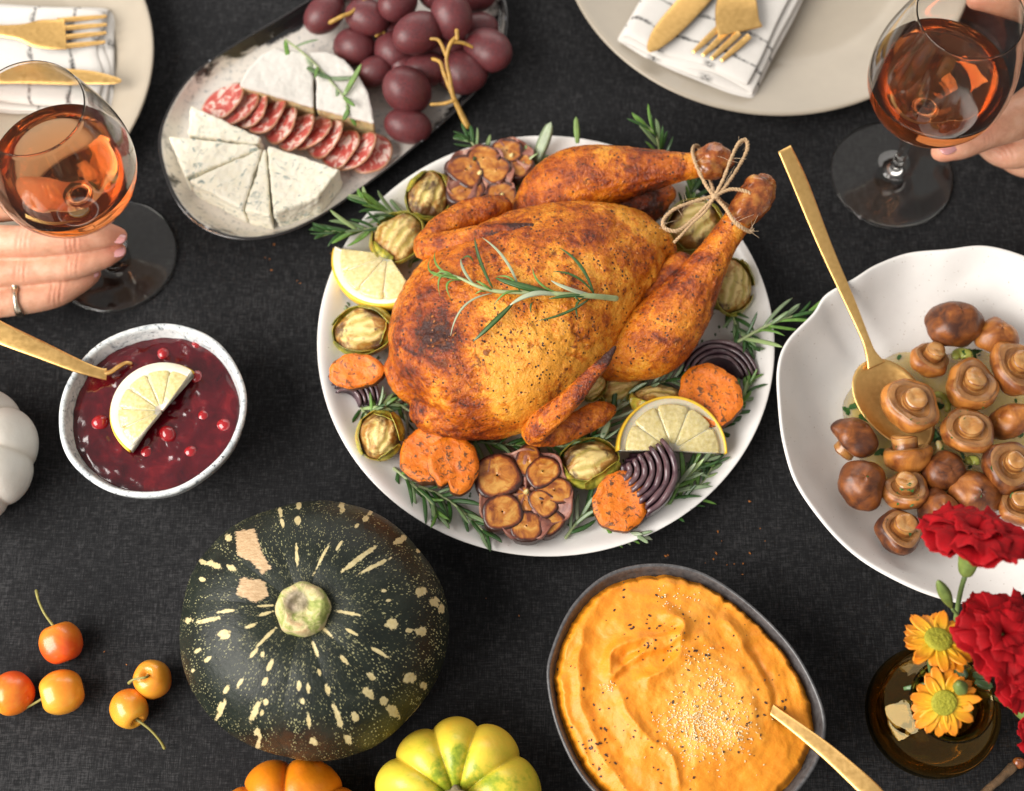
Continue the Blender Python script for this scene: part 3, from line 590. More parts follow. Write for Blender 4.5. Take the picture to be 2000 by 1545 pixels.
# ---------------------------------------------------------------- the roast chicken
CH = thing('roast_chicken', 'whole golden roast chicken with tied drumsticks on the white platter', 'roast chicken', Q(1040, 640, PZ))
def sect(u, l, zb, zt, n=40, flat=.85):
    zm = zb+(zt-zb)*.42; A = Q(u[0], u[1], zm); B = Q(l[0], l[1], zm); c = (A+B)/2; h = (B-A)/2; ring = []
    for j in range(n):
        a = 2*math.pi*j/n; ca, sa = math.cos(a), math.sin(a)
        p = c+h*(math.copysign(abs(ca)**flat, ca)); p.z = zm+(zt-zm if sa > 0 else zm-zb)*math.copysign(abs(sa)**.92, sa); ring.append(p)
    return ring
S = [((757, 735), (765, 755), .030, .045), ((762, 700), (792, 782), .016, .062), ((764, 640), (836, 816), .011, .082), ((790, 572), (905, 850), .010, .094), ((848, 500), (1015, 846), .010, .101), ((930, 455), (1092, 806), .010, .104), ((1030, 424), (1160, 738), .011, .102), ((1135, 412), (1222, 656), .013, .094), ((1222, 420), (1274, 590), .017, .081), ((1278, 450), (1300, 548), .028, .066), ((1302, 488), (1308, 515), .040, .050)]
RS = [sect(*s) for s in S]
RSd = []
for j in range(40):
    RSd.append([Vector(p) for p in crom([RS[i][j] for i in range(len(RS))], 5)])
RSd = [[RSd[j][i] for j in range(40)] for i in range(len(RSd[0]))]
parts = [rings(RSd),
         ptube([(786, 722, .046, 40), (800, 745, .046, 40), (830, 745, .048, 40)], 18),                              # neck flap
         ptube([(850, 800, .040, 52), (900, 800, .045, 62), (980, 815, .045, 45)], 18),
         ptube([(1240, 480, .062, 58, 40), (1290, 500, .052, 46, 30)], 18)]
body = remesh(parts, .0012, 6)
px_brown = [(800, 700, 80, .20), (770, 740, 60, .20), (850, 740, 60, .08), (905, 840, 65, .36), (860, 690, 50, .15), (1150, 480, 80, .20), (930, 480, 70, .22), (880, 530, 70, .18), (1040, 470, 90, .14), (1190, 470, 60, .2), (870, 640, 60, .28), (960, 850, 40, .3), (1050, 660, 130, -.22), (1000, 740, 100, -.18), (1220, 440, 50, -.12), (1160, 560, 60, -.1), (1030, 640, 40, .25), (780, 610, 55, .16), (830, 570, 45, .12), (835, 775, 25, -.25)]
BW = [(Q(a, b, .085 if 820 < a < 1250 and b < 800 else .055), r*.00034, k) for a, b, r, k in px_brown]
def brown(p):
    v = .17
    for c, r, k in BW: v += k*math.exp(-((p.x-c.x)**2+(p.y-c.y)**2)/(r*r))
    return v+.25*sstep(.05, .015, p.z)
def skinrelief(p, q):
    b = brown(p); w = sstep(.45, .9, b)
    d = .0024*fz(p, 34, 1, 3)+.0011*fz(p, 140, 5, 3)-.0010*sstep(.12, 0, abs(fz(p, 48, 12, 3)))*sstep(-.1, .25, fz(p, 22, 4, 2))
    d += w*(.0022*fz((p.x, p.y, p.z), 90, 8, 3)-.0012*abs(fz(p, 130, 3, 2)))
    return d
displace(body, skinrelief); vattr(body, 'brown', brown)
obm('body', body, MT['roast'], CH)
# legs
def leg(L, extra, knob, dark):
    me = remesh([ptube(L, 22, 6)]+extra, .0013, 4)
    ax0 = Q(*L[-4][:3]); 
    def bl(p):
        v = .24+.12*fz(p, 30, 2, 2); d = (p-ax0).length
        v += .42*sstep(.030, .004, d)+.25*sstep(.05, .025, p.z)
        for c, r, k in dark: v += k*math.exp(-((p-c).length/r)**2)
        return v
    ax = (Q(*L[-1][:3])-Q(*L[2][:3])).normalized()
    def rel(p, q):
        s = p.dot(ax); w = sstep(.05, .012, (p-ax0).length)
        pp = p-ax*(s*.85); return .0008*fz(p, 45, 1, 3)+.0004*fz(p, 170, 2, 3)+w*.0016*fz(pp, 330, 4, 2)
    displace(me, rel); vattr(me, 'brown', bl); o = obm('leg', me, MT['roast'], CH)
    km = remesh([ptube(k_, 18, 5) for k_ in knob], .0010, 3); displace(km, lambda p, q: .0016*fz(p, 140, 3, 3)); obm('knuckle', km, MT['bone'], o)
leg([(1035, 420, .040, 44), (1075, 385, .050, 64), (1130, 354, .060, 68), (1200, 340, .066, 56), (1270, 332, .070, 40), (1330, 326, .073, 28), (1360, 322, .074, 25), (1380, 319, .075, 26)],
    [ptube([(1150, 400, .035, 50), (1225, 398, .038, 55), (1275, 390, .042, 42), (1300, 380, .045, 22)], 16)],
    [[(1368, 321, .0755, 25), (1392, 310, .0765, 31), (1408, 312, .0765, 27)], [(1380, 330, .079, 22), (1398, 335, .078, 17)]], [(Q(1270, 400, .05), .022, .45), (Q(1060, 420, .06), .02, .3), (Q(1200, 320, .09), .02, .12)])  # first dark spot paints the shade under the upper leg into the skin
leg([(1175, 705, .030, 42), (1225, 690, .040, 58), (1275, 664, .050, 73), (1322, 612, .058, 66), (1362, 552, .066, 47), (1402, 487, .074, 33), (1428, 448, .078, 29), (1442, 430, .080, 29)],
    [ptube([(1200, 640, .045, 35), (1260, 590, .050, 40), (1330, 520, .058, 30)], 16)],
    [[(1440, 432, .080, 29), (1462, 403, .083, 34), (1480, 380, .084, 35), (1490, 366, .084, 28)], [(1475, 362, .088, 22), (1492, 372, .088, 20)]], [(Q(1240, 650, .08), .012, .4), (Q(1300, 560, .07), .016, .35), (Q(1290, 690, .06), .012, .25), (Q(1380, 640, .04), .02, .3), (Q(1250, 700, .07), .02, -.2)])
# wings
def wing(A, B, tipd):
    me = remesh([ptube(A, 18, 6, (0, 0, 1)), ptube(B, 18, 6, (0, 0, 1))], .0011, 4)
    tip = Q(*A[0][:3]); ax = (Q(*A[-1][:3])-tip).normalized()
    def rel(p, q):
        s = p.dot(ax); pp = p-ax*(s*.8); return .0016*fz(pp, 170, 4, 3)+.0005*fz(p, 300, 2, 2)
    displace(me, rel); vattr(me, 'brown', lambda p: .35*sstep(.055, .005, (p-tip).length)+.9*sstep(.012, .0, (p-tip).length)+.42); obm('wing', me, MT['roast'], CH)
wing([(1042, 440, .0955, 6, 4), (1000, 446, .0945, 12, 9), (940, 456, .091, 18, 12), (880, 472, .084, 24, 16), (840, 482, .076, 27, 22), (826, 485, .068, 20, 20)],
     [(830, 480, .068, 24, 22), (862, 448, .066, 28, 24), (910, 420, .064, 29, 24), (955, 406, .062, 27, 22), (985, 402, .056, 20, 18)], 0)
wing([(1202, 678, .0940, 5, 4), (1180, 706, .0930, 11, 8), (1142, 747, .089, 18, 12), (1100, 792, .082, 24, 16), (1056, 830, .068, 28, 20), (1040, 845, .056, 25, 22)],
     [(1045, 845, .052, 30, 26), (1090, 842, .044, 29, 24), (1135, 825, .042, 26, 22), (1172, 808, .040, 25, 20), (1190, 800, .038, 16, 14)], 0)
# seasoning crumbs stuck to the skin
bpy.context.view_layer.update()
def flakes(n, region, rng, size, ok, lift=.0002, flat=.5):
    V = []; F = []; got = 0; tries = 0
    while got < n and tries < n*6:
        tries += 1; x, y = region(rng); h = hit(x, y)
        if h is None or not ok(h[2]): continue
        c, nr, o_ = h; s = rng.uniform(*size); Rm = frame(nr, rng.random()*6.28); b = len(V); k = rng.choice([4, 5, 6]); st = rng.uniform(1, 1.9)
        for z in (-.3, 1):
            for j in range(k):
                a = 2*math.pi*j/k+rng.uniform(-.3, .3); q = s*rng.uniform(.7, 1.2)*(1 if z < 0 else .75)
                V.append(c+Rm.to_3x3() @ Vector((q*math.cos(a)*st, q*math.sin(a), lift+z*s*flat)))
        F += [tuple(b+k+j for j in range(k))]+[(b+j, b+(j+1) % k, b+k+(j+1) % k, b+k+j) for j in range(k)]; got += 1
    return V, F
onch = lambda o_: o_.parent is CH
rng = random.Random(11)
blobs = [(1020, 640, 55), (1000, 500, 60), (1180, 470, 70), (1230, 470, 50), (950, 690, 60), (1070, 600, 130), (860, 660, 60), (1020, 540, 90), (1280, 640, 70), (1150, 330, 100), (900, 800, 60)]
def reg(r): b = r.choice(blobs); return r.gauss(b[0], b[2]*.7), r.gauss(b[1], b[2]*.6)
V, F = flakes(300, reg, rng, (.0002, .00075), onch, -.0001, .35); stuff(ob('pepper_flakes', V, F, MT['pepper'], CH, smooth=False))
V, F = flakes(220, reg, rng, (.00030, .0008), onch); stuff(ob('spice_crumbs', V, F, MT['spice'], CH, smooth=False))
# kitchen twine, two plies twisted, tied in a bow
TW = thing('kitchen_twine', 'natural twine tied in a bow around both drumstick ends', 'twine', Q(1397, 385, .09))
def ply(path, r=4.6, k=10):
    P = [Vector(p) for p in crom([tuple(Q(*a)) for a in path], k)]; m = .00033; out = []
    N = None; acc = 0; frames = []
    for i, p in enumerate(P):
        t = (P[min(i+1, len(P)-1)]-P[max(i-1, 0)]).normalized()
        if N is None: N = t.orthogonal().normalized()
        N = (N-t*N.dot(t)).normalized(); frames.append((p, N, t.cross(N)))
    for s in (0, 1):
        pts = []; acc = 0
        for i, (p, a, b) in enumerate(frames):
            if i: acc += (p-frames[i-1][0]).length
            w = acc/.0042*2*math.pi+s*math.pi; pts.append(p+(a*math.cos(w)+b*math.sin(w))*(r*m*.5))
        out.append(tube(pts, [r*m*.56]*len(pts), 6, 1))
    return cat(*out)
def strand(name, path, r=4.6): V, F = ply(path, r); return ob(name, V, F, MT['twine'], TW)
strand('bow_loop', [(1395, 384, .092), (1412, 352, .095), (1428, 310, .098), (1443, 280, .099), (1457, 274, .098), (1459, 293, .097), (1440, 330, .095), (1416, 365, .093), (1396, 386, .091)])
strand('bow_loop', [(1394, 383, .092), (1360, 392, .092), (1318, 408, .091), (1296, 430, .089), (1300, 447, .088), (1325, 450, .088), (1352, 430, .089), (1378, 404, .091), (1396, 384, .092)])
strand('loose_end', [(1396, 384, .093), (1378, 412, .092), (1352, 436, .089), (1330, 460, .087), (1317, 473, .085)], 3.6)
strand('loose_end', [(1398, 382, .093), (1425, 370, .094), (1450, 372, .094), (1466, 378, .0945)], 4.2)
strand('wrap', [(1393, 381, .091), (1378, 360, .091), (1362, 328, .0865), (1353, 300, .083), (1356, 286, .076), (1366, 290, .066), (1378, 330, .063), (1388, 355, .069), (1394, 378, .086)])
strand('wrap', [(1400, 388, .091), (1418, 408, .092), (1432, 430, .0935), (1448, 444, .0925), (1464, 452, .086), (1468, 448, .078), (1450, 428, .067), (1428, 408, .070), (1404, 388, .086)])
V, F = ball(Q(1396, 384, .092), (.0030, .0026, .0024)); kn = ob('knot', V, F, MT['twine'], TW)
V = []; F = []
for _ in range(46):
    b = rng.choice([(1443, 282), (1458, 285), (1428, 312), (1300, 440), (1320, 408), (1360, 312), (1396, 384), (1435, 434), (1464, 450), (1340, 398), (1420, 360), (1380, 400)])
    p = Q(b[0]+rng.uniform(-6, 6), b[1]+rng.uniform(-6, 6), .094); d = Vector((rng.uniform(-1, 1), rng.uniform(-1, 1), rng.uniform(-.3, .8))).normalized(); e = Vector((rng.uniform(-1, 1), rng.uniform(-1, 1), rng.uniform(-1, 1)))
    ln = rng.uniform(.003, .011); v, f = tube([p, p+d*ln*.5+e*ln*.12, p+d*ln+e*ln*.35], [.00011, .0001, .00006], 4, 3); V, F = cat((V, F), (v, f))
stuff(ob('fibres', V, F, MT['twine_fuzz'], TW))
# ---------------------------------------------------------------- rosemary
def blade(base, d, ln, w, curl, up, mat, parent, side=0.0, name='leaf'):
    """one narrow rosemary leaf: folded blade with thickness"""
    d = Vector(d).normalized(); up = Vector(up); s = d.cross(up)
    s = s.normalized() if s.length > 1e-5 else Vector((1, 0, 0)); u = s.cross(d); RS = []; n = 7
    p = Vector(base); ang = 0
    for i in range(n+1):
        t = i/n; ww = w*(math.sin(math.pi*min(1, .12+t*.86))**.55)*(1 if t < .98 else .3); th = w*.28
        dd = d*math.cos(ang)+(u*curl[1]+s*curl[0])*math.sin(ang); n_ = s.cross(dd).normalized()
        RS.append([p+s*ww, p+n_*th*.9+s*ww*.4, p+n_*th*.35, p+n_*th*.9-s*ww*.4, p-s*ww, p-n_*th*.5])
        p = p+dd*(ln/n); ang += 1.0/n
    V, F = rings(RS); o = ob(name, V, F, mat, parent, org=base)
    a = o.data.attributes.new('side', 'FLOAT', 'POINT'); a.data.foreach_set('value', [side if k % 6 != 5 else 1.0 for k in range(len(V))]); return o
def sprig(label, path, ln=70, nl=18, seed=1, mats=('rosemary_dark', 'rosemary_light'), stem_r=3.4, w=4.2, lo=.1, spread=.9, group='rosemary around the chicken', lie=None):
    rg = random.Random(seed); P = [Q(*a) for a in path]; m = M_(*path[0])
    t = thing('rosemary_sprig', label, 'rosemary', P[0], group)
    V, F = tube(P, [stem_r*m*(1-.55*i/(len(P)-1)) for i in range(len(P))], 8, 5); ob('stem', V, F, MT['rosemary_stem'], t)
    C = [Vector(c) for c in crom([tuple(p) for p in P], 10)]
    for k in range(nl):
        s = lo+(1-lo)*k/(nl-1); i = min(len(C)-2, int(s*(len(C)-1))); b = C[i]; tg = (C[i+1]-C[max(i-1, 0)]).normalized()
        sd = tg.cross(Vector((0, 0, 1))).normalized(); upn = sd.cross(tg); a = (k*2.4+rg.uniform(-.4, .4)); rr = sd*math.cos(a)+upn*(math.sin(a)*.55+.22)
        sp = spread*(1-.55*s)*rg.uniform(.75, 1.25); d = tg*1.0+rr*sp; l = ln*1.2*m*rg.uniform(.65, 1.15)*(1-.45*s)
        blade(b, d, l, w*m*rg.uniform(.7, 1.25), (rg.uniform(-.5, .5), rg.uniform(-.7, .15)), (0, 0, 1), MT[rg.choice(mats)], t, rg.choice([0, 0, 0, .6]))
    return t
UNDER = [('along the lower edge of the chicken beside the paired orange slices', [(880, 850, .012), (930, 862, .016), (985, 868, .018), (1030, 872, .018)]), ('between the wing and the big garlic bulb', [(1060, 868, .014), (1100, 872, .018), (1135, 868, .020), (1165, 860, .020)]), ('under the far wing beside the large browned sprout', [(800, 520, .014), (812, 490, .018), (822, 455, .020), (840, 425, .020)]),
         ('behind the garlic under the upper drumstick', [(1010, 400, .014), (1005, 360, .018), (1020, 330, .022), (1040, 310, .022)]), ('under the orange slice by the left rim', [(700, 790, .012), (720, 812, .016), (735, 800, .018), (760, 790, .018)]), ('between the round orange slice and the rim', [(1390, 850, .014), (1420, 820, .018), (1450, 780, .020), (1465, 745, .022)]), ('below the lemon half near the onion wedge', [(1290, 1000, .014), (1330, 980, .018), (1370, 945, .020), (1395, 905, .022)]), ('under the left lemon slice', [(690, 620, .010), (720, 600, .012), (745, 600, .014), (770, 610, .014)])]
# hero sprig on the breast, leaves placed one by one: (base, tip, width px, bend, material, underside)
HS = thing('rosemary_sprig', 'fresh rosemary sprig lying on the chicken breast', 'rosemary', Q(1030, 570, .111))
def hz(px, py, dz=0):
    h = hit(px, py, ('rosemary_sprig', 'leaf', 'stem')); return (h[0].z if h and h[2].parent is CH else .105)+dz
stem_px = [(1203, 583), (1165, 579), (1120, 576), (1070, 573), (1020, 571), (970, 569), (935, 560), (900, 544), (860, 531)]
sp_ = [(a, b, hz(a, b, .0022+.0012*math.sin(i))) for i, (a, b) in enumerate(stem_px)]
V, F = ptube([(a, b, z, 6.0-.42*i) for i, (a, b, z) in enumerate(sp_)], 10, 6); ob('stem', V, F, MT['rosemary_stem'], HS)
HL = [((1160, 575), (1093, 484), 7, .08, 'd', 0), ((1162, 576), (1080, 530), 5, .1, 'd', 0), ((1160, 577), (1076, 548), 9, -.1, 'g', .9), ((1150, 584), (1052, 626), 6, -.1, 'd', 0), ((1145, 582), (1130, 624), 5, .25, 'd', 0), ((1160, 580), (1072, 584), 8, 0, 'd', 0),
      ((1090, 572), (1040, 522), 5, -.22, 'l', 0), ((1082, 573), (968, 543), 15, -.06, 'd', 0), ((1088, 575), (996, 596), 12, .08, 'g', .9), ((1015, 566), (942, 464), 6, .06, 'g', .5), ((962, 562), (927, 464), 7, -.05, 'd', 0), ((1000, 594), (925, 666), 11, -.04, 'd', 0),
      ((960, 573), (880, 656), 5, .16, 'g', .6), ((1020, 570), (966, 594), 5, .12, 'l', 0), ((1015, 568), (970, 540), 5, .15, 'l', 0), ((960, 566), (930, 548), 5, -.1, 'l', 0), ((925, 555), (900, 505), 6, -.1, 'g', .4), ((900, 508), (925, 512), 5, -.2, 'd', 0), ((902, 544), (850, 490), 5, -.2, 'l', 0),
      ((905, 546), (838, 528), 5, -.1, 'l', 0), ((905, 548), (882, 586), 5, .45, 'l', 0), ((900, 545), (860, 580), 5, .5, 'l', 0), ((890, 543), (838, 548), 4, .2, 'l', 0), ((950, 571), (928, 575), 4, 0, 'l', 0), ((1042, 590), (1037, 612), 4, .1, 'd', 0), ((1120, 577), (1135, 590), 4, .2, 'd', 0), ((895, 541), (842, 500), 4, -.3, 'l', 0)]
for (a, b, w, bend, mm, sd) in HL:
    za = hz(a[0], a[1], .0022); zb = hz(b[0], b[1], .0040); A = Q(a[0], a[1], za); B = Q(b[0], b[1], zb); m = .00033; d = B-A; s = d.cross(Vector((0, 0, 1))).normalized(); RS = []; n = 12
    for i in range(n+1):
        t = i/n; p = A+d*t+s*(d.length*bend*4*t*(1-t))+Vector((0, 0, .0035*math.sin(math.pi*t))); ww = w*m*.5*(math.sin(math.pi*min(1, .10+t*.88))**.6); th = ww*.35+.0002
        RS.append([p+s*ww, p+s*ww*.45+Vector((0, 0, th)), p+Vector((0, 0, th*.25)), p-s*ww*.45+Vector((0, 0, th)), p-s*ww, p-Vector((0, 0, th*.8))])
    V, F = rings(RS); o = ob('leaf', V, F, MT[{'d': 'rosemary_dark', 'l': 'rosemary_light', 'g': 'rosemary_grey'}[mm]], HS, org=A)
    at = o.data.attributes.new('side', 'FLOAT', 'POINT'); at.data.foreach_set('value', [sd if k % 6 != 2 else min(1, sd+.25) for k in range(len(V))])
D_, L_ = ('rosemary_dark',), ('rosemary_light', 'rosemary_dark')
sprig('rosemary sprig jutting over the platter rim beside the cheese dish', [(760, 440, .026), (718, 448, .030), (672, 452, .034), (634, 452, .036)], 74, 20, 2, D_+L_)
sprig('rosemary sprig between the platter rim and the two upper sprouts', [(800, 428, .018), (760, 416, .026), (728, 402, .034), (708, 388, .036)], 62, 18, 3, D_+L_)
sprig('rosemary tip standing above the tied drumstick', [(1286, 330, .030), (1288, 295, .040), (1280, 262, .050), (1262, 246, .055)], 70, 12, 4, L_, spread=.7)
sprig('rosemary sprig leaning over the platter rim towards the mushroom bowl', [(1440, 668, .024), (1490, 640, .032), (1535, 622, .036), (1588, 606, .036)], 84, 16, 5, L_+('rosemary_grey',), spread=.8)
sprig('rosemary under the lower drumstick beside the purple onion arc', [(1400, 560, .018), (1425, 600, .022), (1440, 640, .024), (1460, 668, .024)], 60, 20, 6, D_, spread=1.2)
sprig('rosemary sprig below the two touching orange slices', [(820, 950, .016), (862, 968, .018), (905, 1000, .022), (952, 1045, .028)], 84, 22, 7, D_, spread=1.0)
sprig('rosemary below the paired orange slices, nearest the green squash', [(770, 915, .016), (805, 945, .020), (845, 985, .024), (855, 1005, .026)], 70, 18, 8, D_+L_, spread=1.1)
sprig('rosemary sprig between the big garlic bulb and the charred orange slice', [(1105, 1050, .020), (1135, 1010, .020), (1165, 985, .022), (1195, 968, .026)], 80, 22, 9, D_+('rosemary_grey',), spread=1.0)
sprig('rosemary sprig under the halved lemon by the rim', [(1300, 985, .018), (1325, 945, .022), (1350, 920, .026), (1385, 892, .026)], 70, 24, 10, ('rosemary_grey', 'rosemary_light', 'rosemary_dark'), spread=1.2)
sprig('rosemary under the chicken neck beside the lower left sprout', [(760, 775, .016), (795, 800, .018), (830, 815, .018), (870, 822, .016)], 72, 24, 11, D_+('rosemary_grey',), spread=1.3)
sprig('rosemary under the wing beside the lemon half', [(1110, 900, .014), (1160, 850, .018), (1190, 815, .020), (1230, 765, .022)], 80, 22, 12, D_+('rosemary_grey',), spread=1.2)
sprig('rosemary in the gap between drumstick and lemon half', [(1230, 780, .014), (1270, 755, .018), (1310, 742, .020), (1350, 735, .020)], 74, 22, 13, D_+('rosemary_grey',), spread=1.3)
sprig('rosemary beside the roasted garlic at the far rim of the platter', [(945, 320, .020), (930, 290, .032), (918, 276, .036), (908, 270, .036)], 52, 12, 14, L_, spread=1.2)
sprig('rosemary in the shade below the tied drumsticks', [(1300, 480, .014), (1325, 440, .018), (1345, 400, .022), (1352, 365, .026)], 70, 20, 15, D_+L_, spread=1.2)
sprig('rosemary below the cut onion wedge at the rim', [(1180, 1030, .018), (1215, 1040, .020), (1245, 1045, .024)], 60, 10, 16, ('rosemary_grey', 'rosemary_light'), spread=.8)
for i_, (w_, p_) in enumerate(UNDER): sprig('dark rosemary tucked '+w_, p_, 62, 22, 50+i_, ('rosemary_dark', 'rosemary_dark', 'rosemary_light'), spread=1.35)
def loose(label, a, b, w, mat='rosemary_grey'):
    A = Q(*a); B = Q(*b); t = blade(A, B-A, (B-A).length, w*M_(*a)*.5, (0, .15), (0, 0, 1), MT[mat], None, .3, 'herb_leaf'); return tag(t, label, 'leaf')
loose('broad grey-green herb leaf sticking up beside the upper drumstick', (1046, 316, .024), (1083, 226, .050), 26)
loose('thin green herb leaf rising past the platter rim above the drumstick', (1128, 280, .035), (1124, 220, .048), 12, 'rosemary_light')
loose('grey-green herb leaf lying between the lemon slice and the platter rim', (654, 592, .016), (682, 606, .016), 16)
loose('green herb leaf between the wing and the lemon half', (1176, 855, .028), (1192, 815, .03), 16)
loose('thin green herb leaf on the platter below the drumstick by the onion arc', (1450, 676, .02), (1500, 684, .024), 10, 'rosemary_dark')

# ---------------------------------------------------------------- lemon slices
def lemon(label, c, r, a0, sweep, z, tilt=(0, 0, 1), segs=5, thick=.006, spin=0):
    """half slice: a0 = angle where the cut starts, world degrees"""
    C = Q(c[0], c[1], z); m = M_(c[0], c[1], z); Rr = r*m; Mx = Matrix.Translation(C) @ frame(tilt)
    # keep the in-plane axes aligned with the world x axis
    zc = Vector(tilt).normalized(); xx = (Vector((1, 0, 0))-zc*zc.x).normalized(); yy = zc.cross(xx)
    W = lambda x, y, h: C+xx*x+yy*y+zc*h
    t = thing('lemon_slice', label, 'lemon', C, 'lemon slices')
    def band(r0, r1, h0, h1, n=40, pad=0.0, a=a0, sw=sweep):
        RS = []
        for i in range(n+1):
            g = math.radians(a-pad+(sw+2*pad)*i/n); ca, sa = math.cos(g), math.sin(g); b = (r1-r0)*.25
            RS.append([W(ca*q, sa*q, h) for q, h in ((r0, h0), (r1-b, h0), (r1, h0+b), (r1, h1-b), (r1-b, h1), (r0, h1))])
        return rings(RS)
    V, F = band(Rr*.955, Rr, 0, thick); ob('rind', V, F, MT['lemon_rind'], t)
    V, F = band(Rr*.02, Rr*.957, .0002, thick-.0001); ob('pith', V, F, MT['lemon_pith'], t)
    w = sweep/segs; rg = random.Random(int(c[0])); acc = [a0+w*i+rg.uniform(-.12, .12)*w*(0 < i < segs) for i in range(segs+1)]
    for i in range(segs):
        s0, s1 = acc[i]+.7, acc[i+1]-.7; cut = (i == 0, i == segs-1)
        if cut[0]: s0 = acc[i]+.2
        if cut[1]: s1 = acc[i+1]-.2
        RS = []; n = 14; r0 = Rr*.12; r1 = Rr*.845
        for j in range(n+1):
            tt = j/n; g = math.radians(s0+(s1-s0)*tt); e = min(1, min(tt if not cut[0] else 1, (1-tt) if not cut[1] else 1)*9); ra = r0+(r1-r0)*.12*(1-e); rb = r1-(r1-r0)*.08*(1-e)**2
            h = thick+.0002*e; RS.append([W(math.cos(g)*q, math.sin(g)*q, hh) for q, hh in ((ra, .0006), (rb, .0006), (rb, h-.0006), (rb-.001, h), ((ra+rb)/2, h+.0002), (ra+.0006, h), (ra, h-.0006))])
        V, F = rings(RS); ob('segment', V, F, MT['pulp'], t)
    return t
lemon('lemon half slice on the platter leaning behind the red onion wedge', (1308, 884), 108, -2, 182, .026, (.10, -.20, 1), 5, .010)
lemon('lemon slice tucked between sprouts at the left side of the chicken', (762, 508), 112, 168, 134, .024, (-.12, .05, 1), 4, .008)
lemon('lemon half slice floating on the cranberry sauce', (318, 806), 100, 56, 180, .0495, (.02, -.03, 1), 6, .0042)

# ---------------------------------------------------------------- roasted vegetables
def sprout(label, px, py, r, z, nrm=(0, 0, 1), asp=1.25, spin=0, cut=True, seed=0):
    """half Brussels sprout, cut side along nrm, wrapped in leaves"""
    rg = random.Random(seed+int(px)); m = M_(px, py, z); C = Q(px, py, z); Rr = r*m*1.12
    t = thing('brussels_sprout', label, 'sprout', C, 'roasted sprouts'); Mx = frame(nrm, math.radians(spin)).to_3x3()
    # cut face with ridged layers + round back
    V = []; F = []; nr, na = 16, 44; lay = []; ch = []
    for i in range(nr+1):
        q = i/nr
        for j in range(na):
            a = 2*math.pi*j/na; e = 1+.05*math.sin(3*a+seed)+.04*math.sin(5*a); x = q*math.cos(a)*asp*e; y = q*math.sin(a)*e
            tl_ = abs(y)/math.sqrt(max(.10, 1-(x/asp)**2)); ringw = math.sin(tl_*15+1.2*math.sin(x*3+seed)+.5*math.sin(x*9)); core = math.exp(-(y*y/.018+(x+.35)**2/.35))
            h = .60*math.sqrt(max(0, 1-q*q*.97))-.14+.022*ringw*(1-core)*sstep(.1, .3, q)-.06*q**6+.05*core+.03*nz((x*3, y*3, seed), 1)
            V.append(C+Mx @ (Vector((x, y, h))*Rr*.94)); lay.append(max(0, min(1, .5-ringw*.7))*(1-core)); ch.append(-.3+1.0*sstep(.30, .95, q)+rg.uniform(-.2, .2))
    nb = 9
    for i in range(1, nb+1):
        th = math.pi/2*i/nb
        for j in range(na):
            a = 2*math.pi*j/na; q = math.cos(th); V.append(C+Mx @ (Vector((q*math.cos(a)*asp, q*math.sin(a), -.10-.74*math.sin(th)))*Rr*.94)); lay.append(.8); ch.append(.5)
    tot = nr+nb
    for i in range(tot):
        for j in range(na): k = (j+1) % na; F.append((i*na+j, (i+1)*na+j, (i+1)*na+k, i*na+k))
    o = ob('cut_head', V, F, MT['sprout_cut'], t)
    for nm, dat in (('layer', lay), ('char', ch)): at = o.data.attributes.new(nm, 'FLOAT', 'POINT'); at.data.foreach_set('value', dat)
    # outer leaves: curved shell patches hugging the back, curling past the cut
    for k in range(6):
        a0 = k*6.283/6+rg.uniform(-.3, .3); da = rg.uniform(.55, .85); off = 1.0+.035*(k % 3)+.02; RSs = []; n1, n2 = 9, 9; top = rg.uniform(.10, .75)
        V = []; F = []
        for s in (0, 1):
            for i in range(n1+1):
                for j in range(n2+1):
                    u = -1+2*j/n2; v = i/n1; edge = 1-abs(u)**3*.35; lat = top*edge-(1.25+top)*v; th = max(-1.45, lat*1.05); a = a0+u*da*(1-.25*v)
                    q = math.cos(th)*off*(1+.012*math.sin(u*7+k)*(1-v))+(.03 if s else 0); V.append(C+Mx @ (Vector((q*math.cos(a)*asp, q*math.sin(a), math.sin(th)*(.60 if th > 0 else .82)*off-(.10*sstep(-.4, .3, th))+.008*math.sin(5*u+k)*(1-v)))*Rr*.98))
        w = n2+1; b = (n1+1)*w
        for i in range(n1):
            for j in range(n2): a_ = i*w+j; F.append((a_, a_+1, a_+w+1, a_+w)); F.append((b+a_+w, b+a_+w+1, b+a_+1, b+a_))
        per = [j for j in range(w)]+[i*w+n2 for i in range(1, n1+1)]+[n1*w+j for j in range(n2-1, -1, -1)]+[i*w for i in range(n1-1, 0, -1)]
        for q in range(len(per)): p0, p1 = per[q], per[(q+1) % len(per)]; F.append((p0, p1, b+p1, b+p0))
        ob('leaf', V, F, MT['sprout_leaf'], t)
    return t
sprout('browned sprout half next to the garlic, farthest from the viewer', 838, 382, 38, .030, (.25, -.25, 1), 1.2, 70, seed=1)
sprout('large browned sprout half above the left lemon slice', 776, 462, 44, .030, (-.1, .05, 1), 1.15, 60, seed=2)
sprout('golden sprout half below the left lemon slice', 708, 645, 44, .028, (-.2, -.1, 1), 1.25, 5, seed=3)
sprout('green-edged sprout half beside the paired orange slices', 742, 850, 40, .028, (-.05, -.25, 1), 1.1, 75, seed=4)
sprout('yellow sprout half between the big garlic bulb and the onion wedge', 1150, 903, 44, .028, (-.05, .1, 1), 1.22, 200, seed=5)
sprout('pale sprout half framed by the twine bow', 1355, 442, 48, .032, (-.15, -.2, 1), 1.1, 30, seed=6)
sprout('browned sprout behind the lower drumstick, nearest the mushroom bowl', 1432, 560, 42, .032, (.5, -.3, .9), 1.2, 80, seed=7)
sprout('dark browned sprout in the gap under the lower drumstick', 1212, 752, 38, .022, (.3, -.5, .8), 1.2, 20, seed=8)
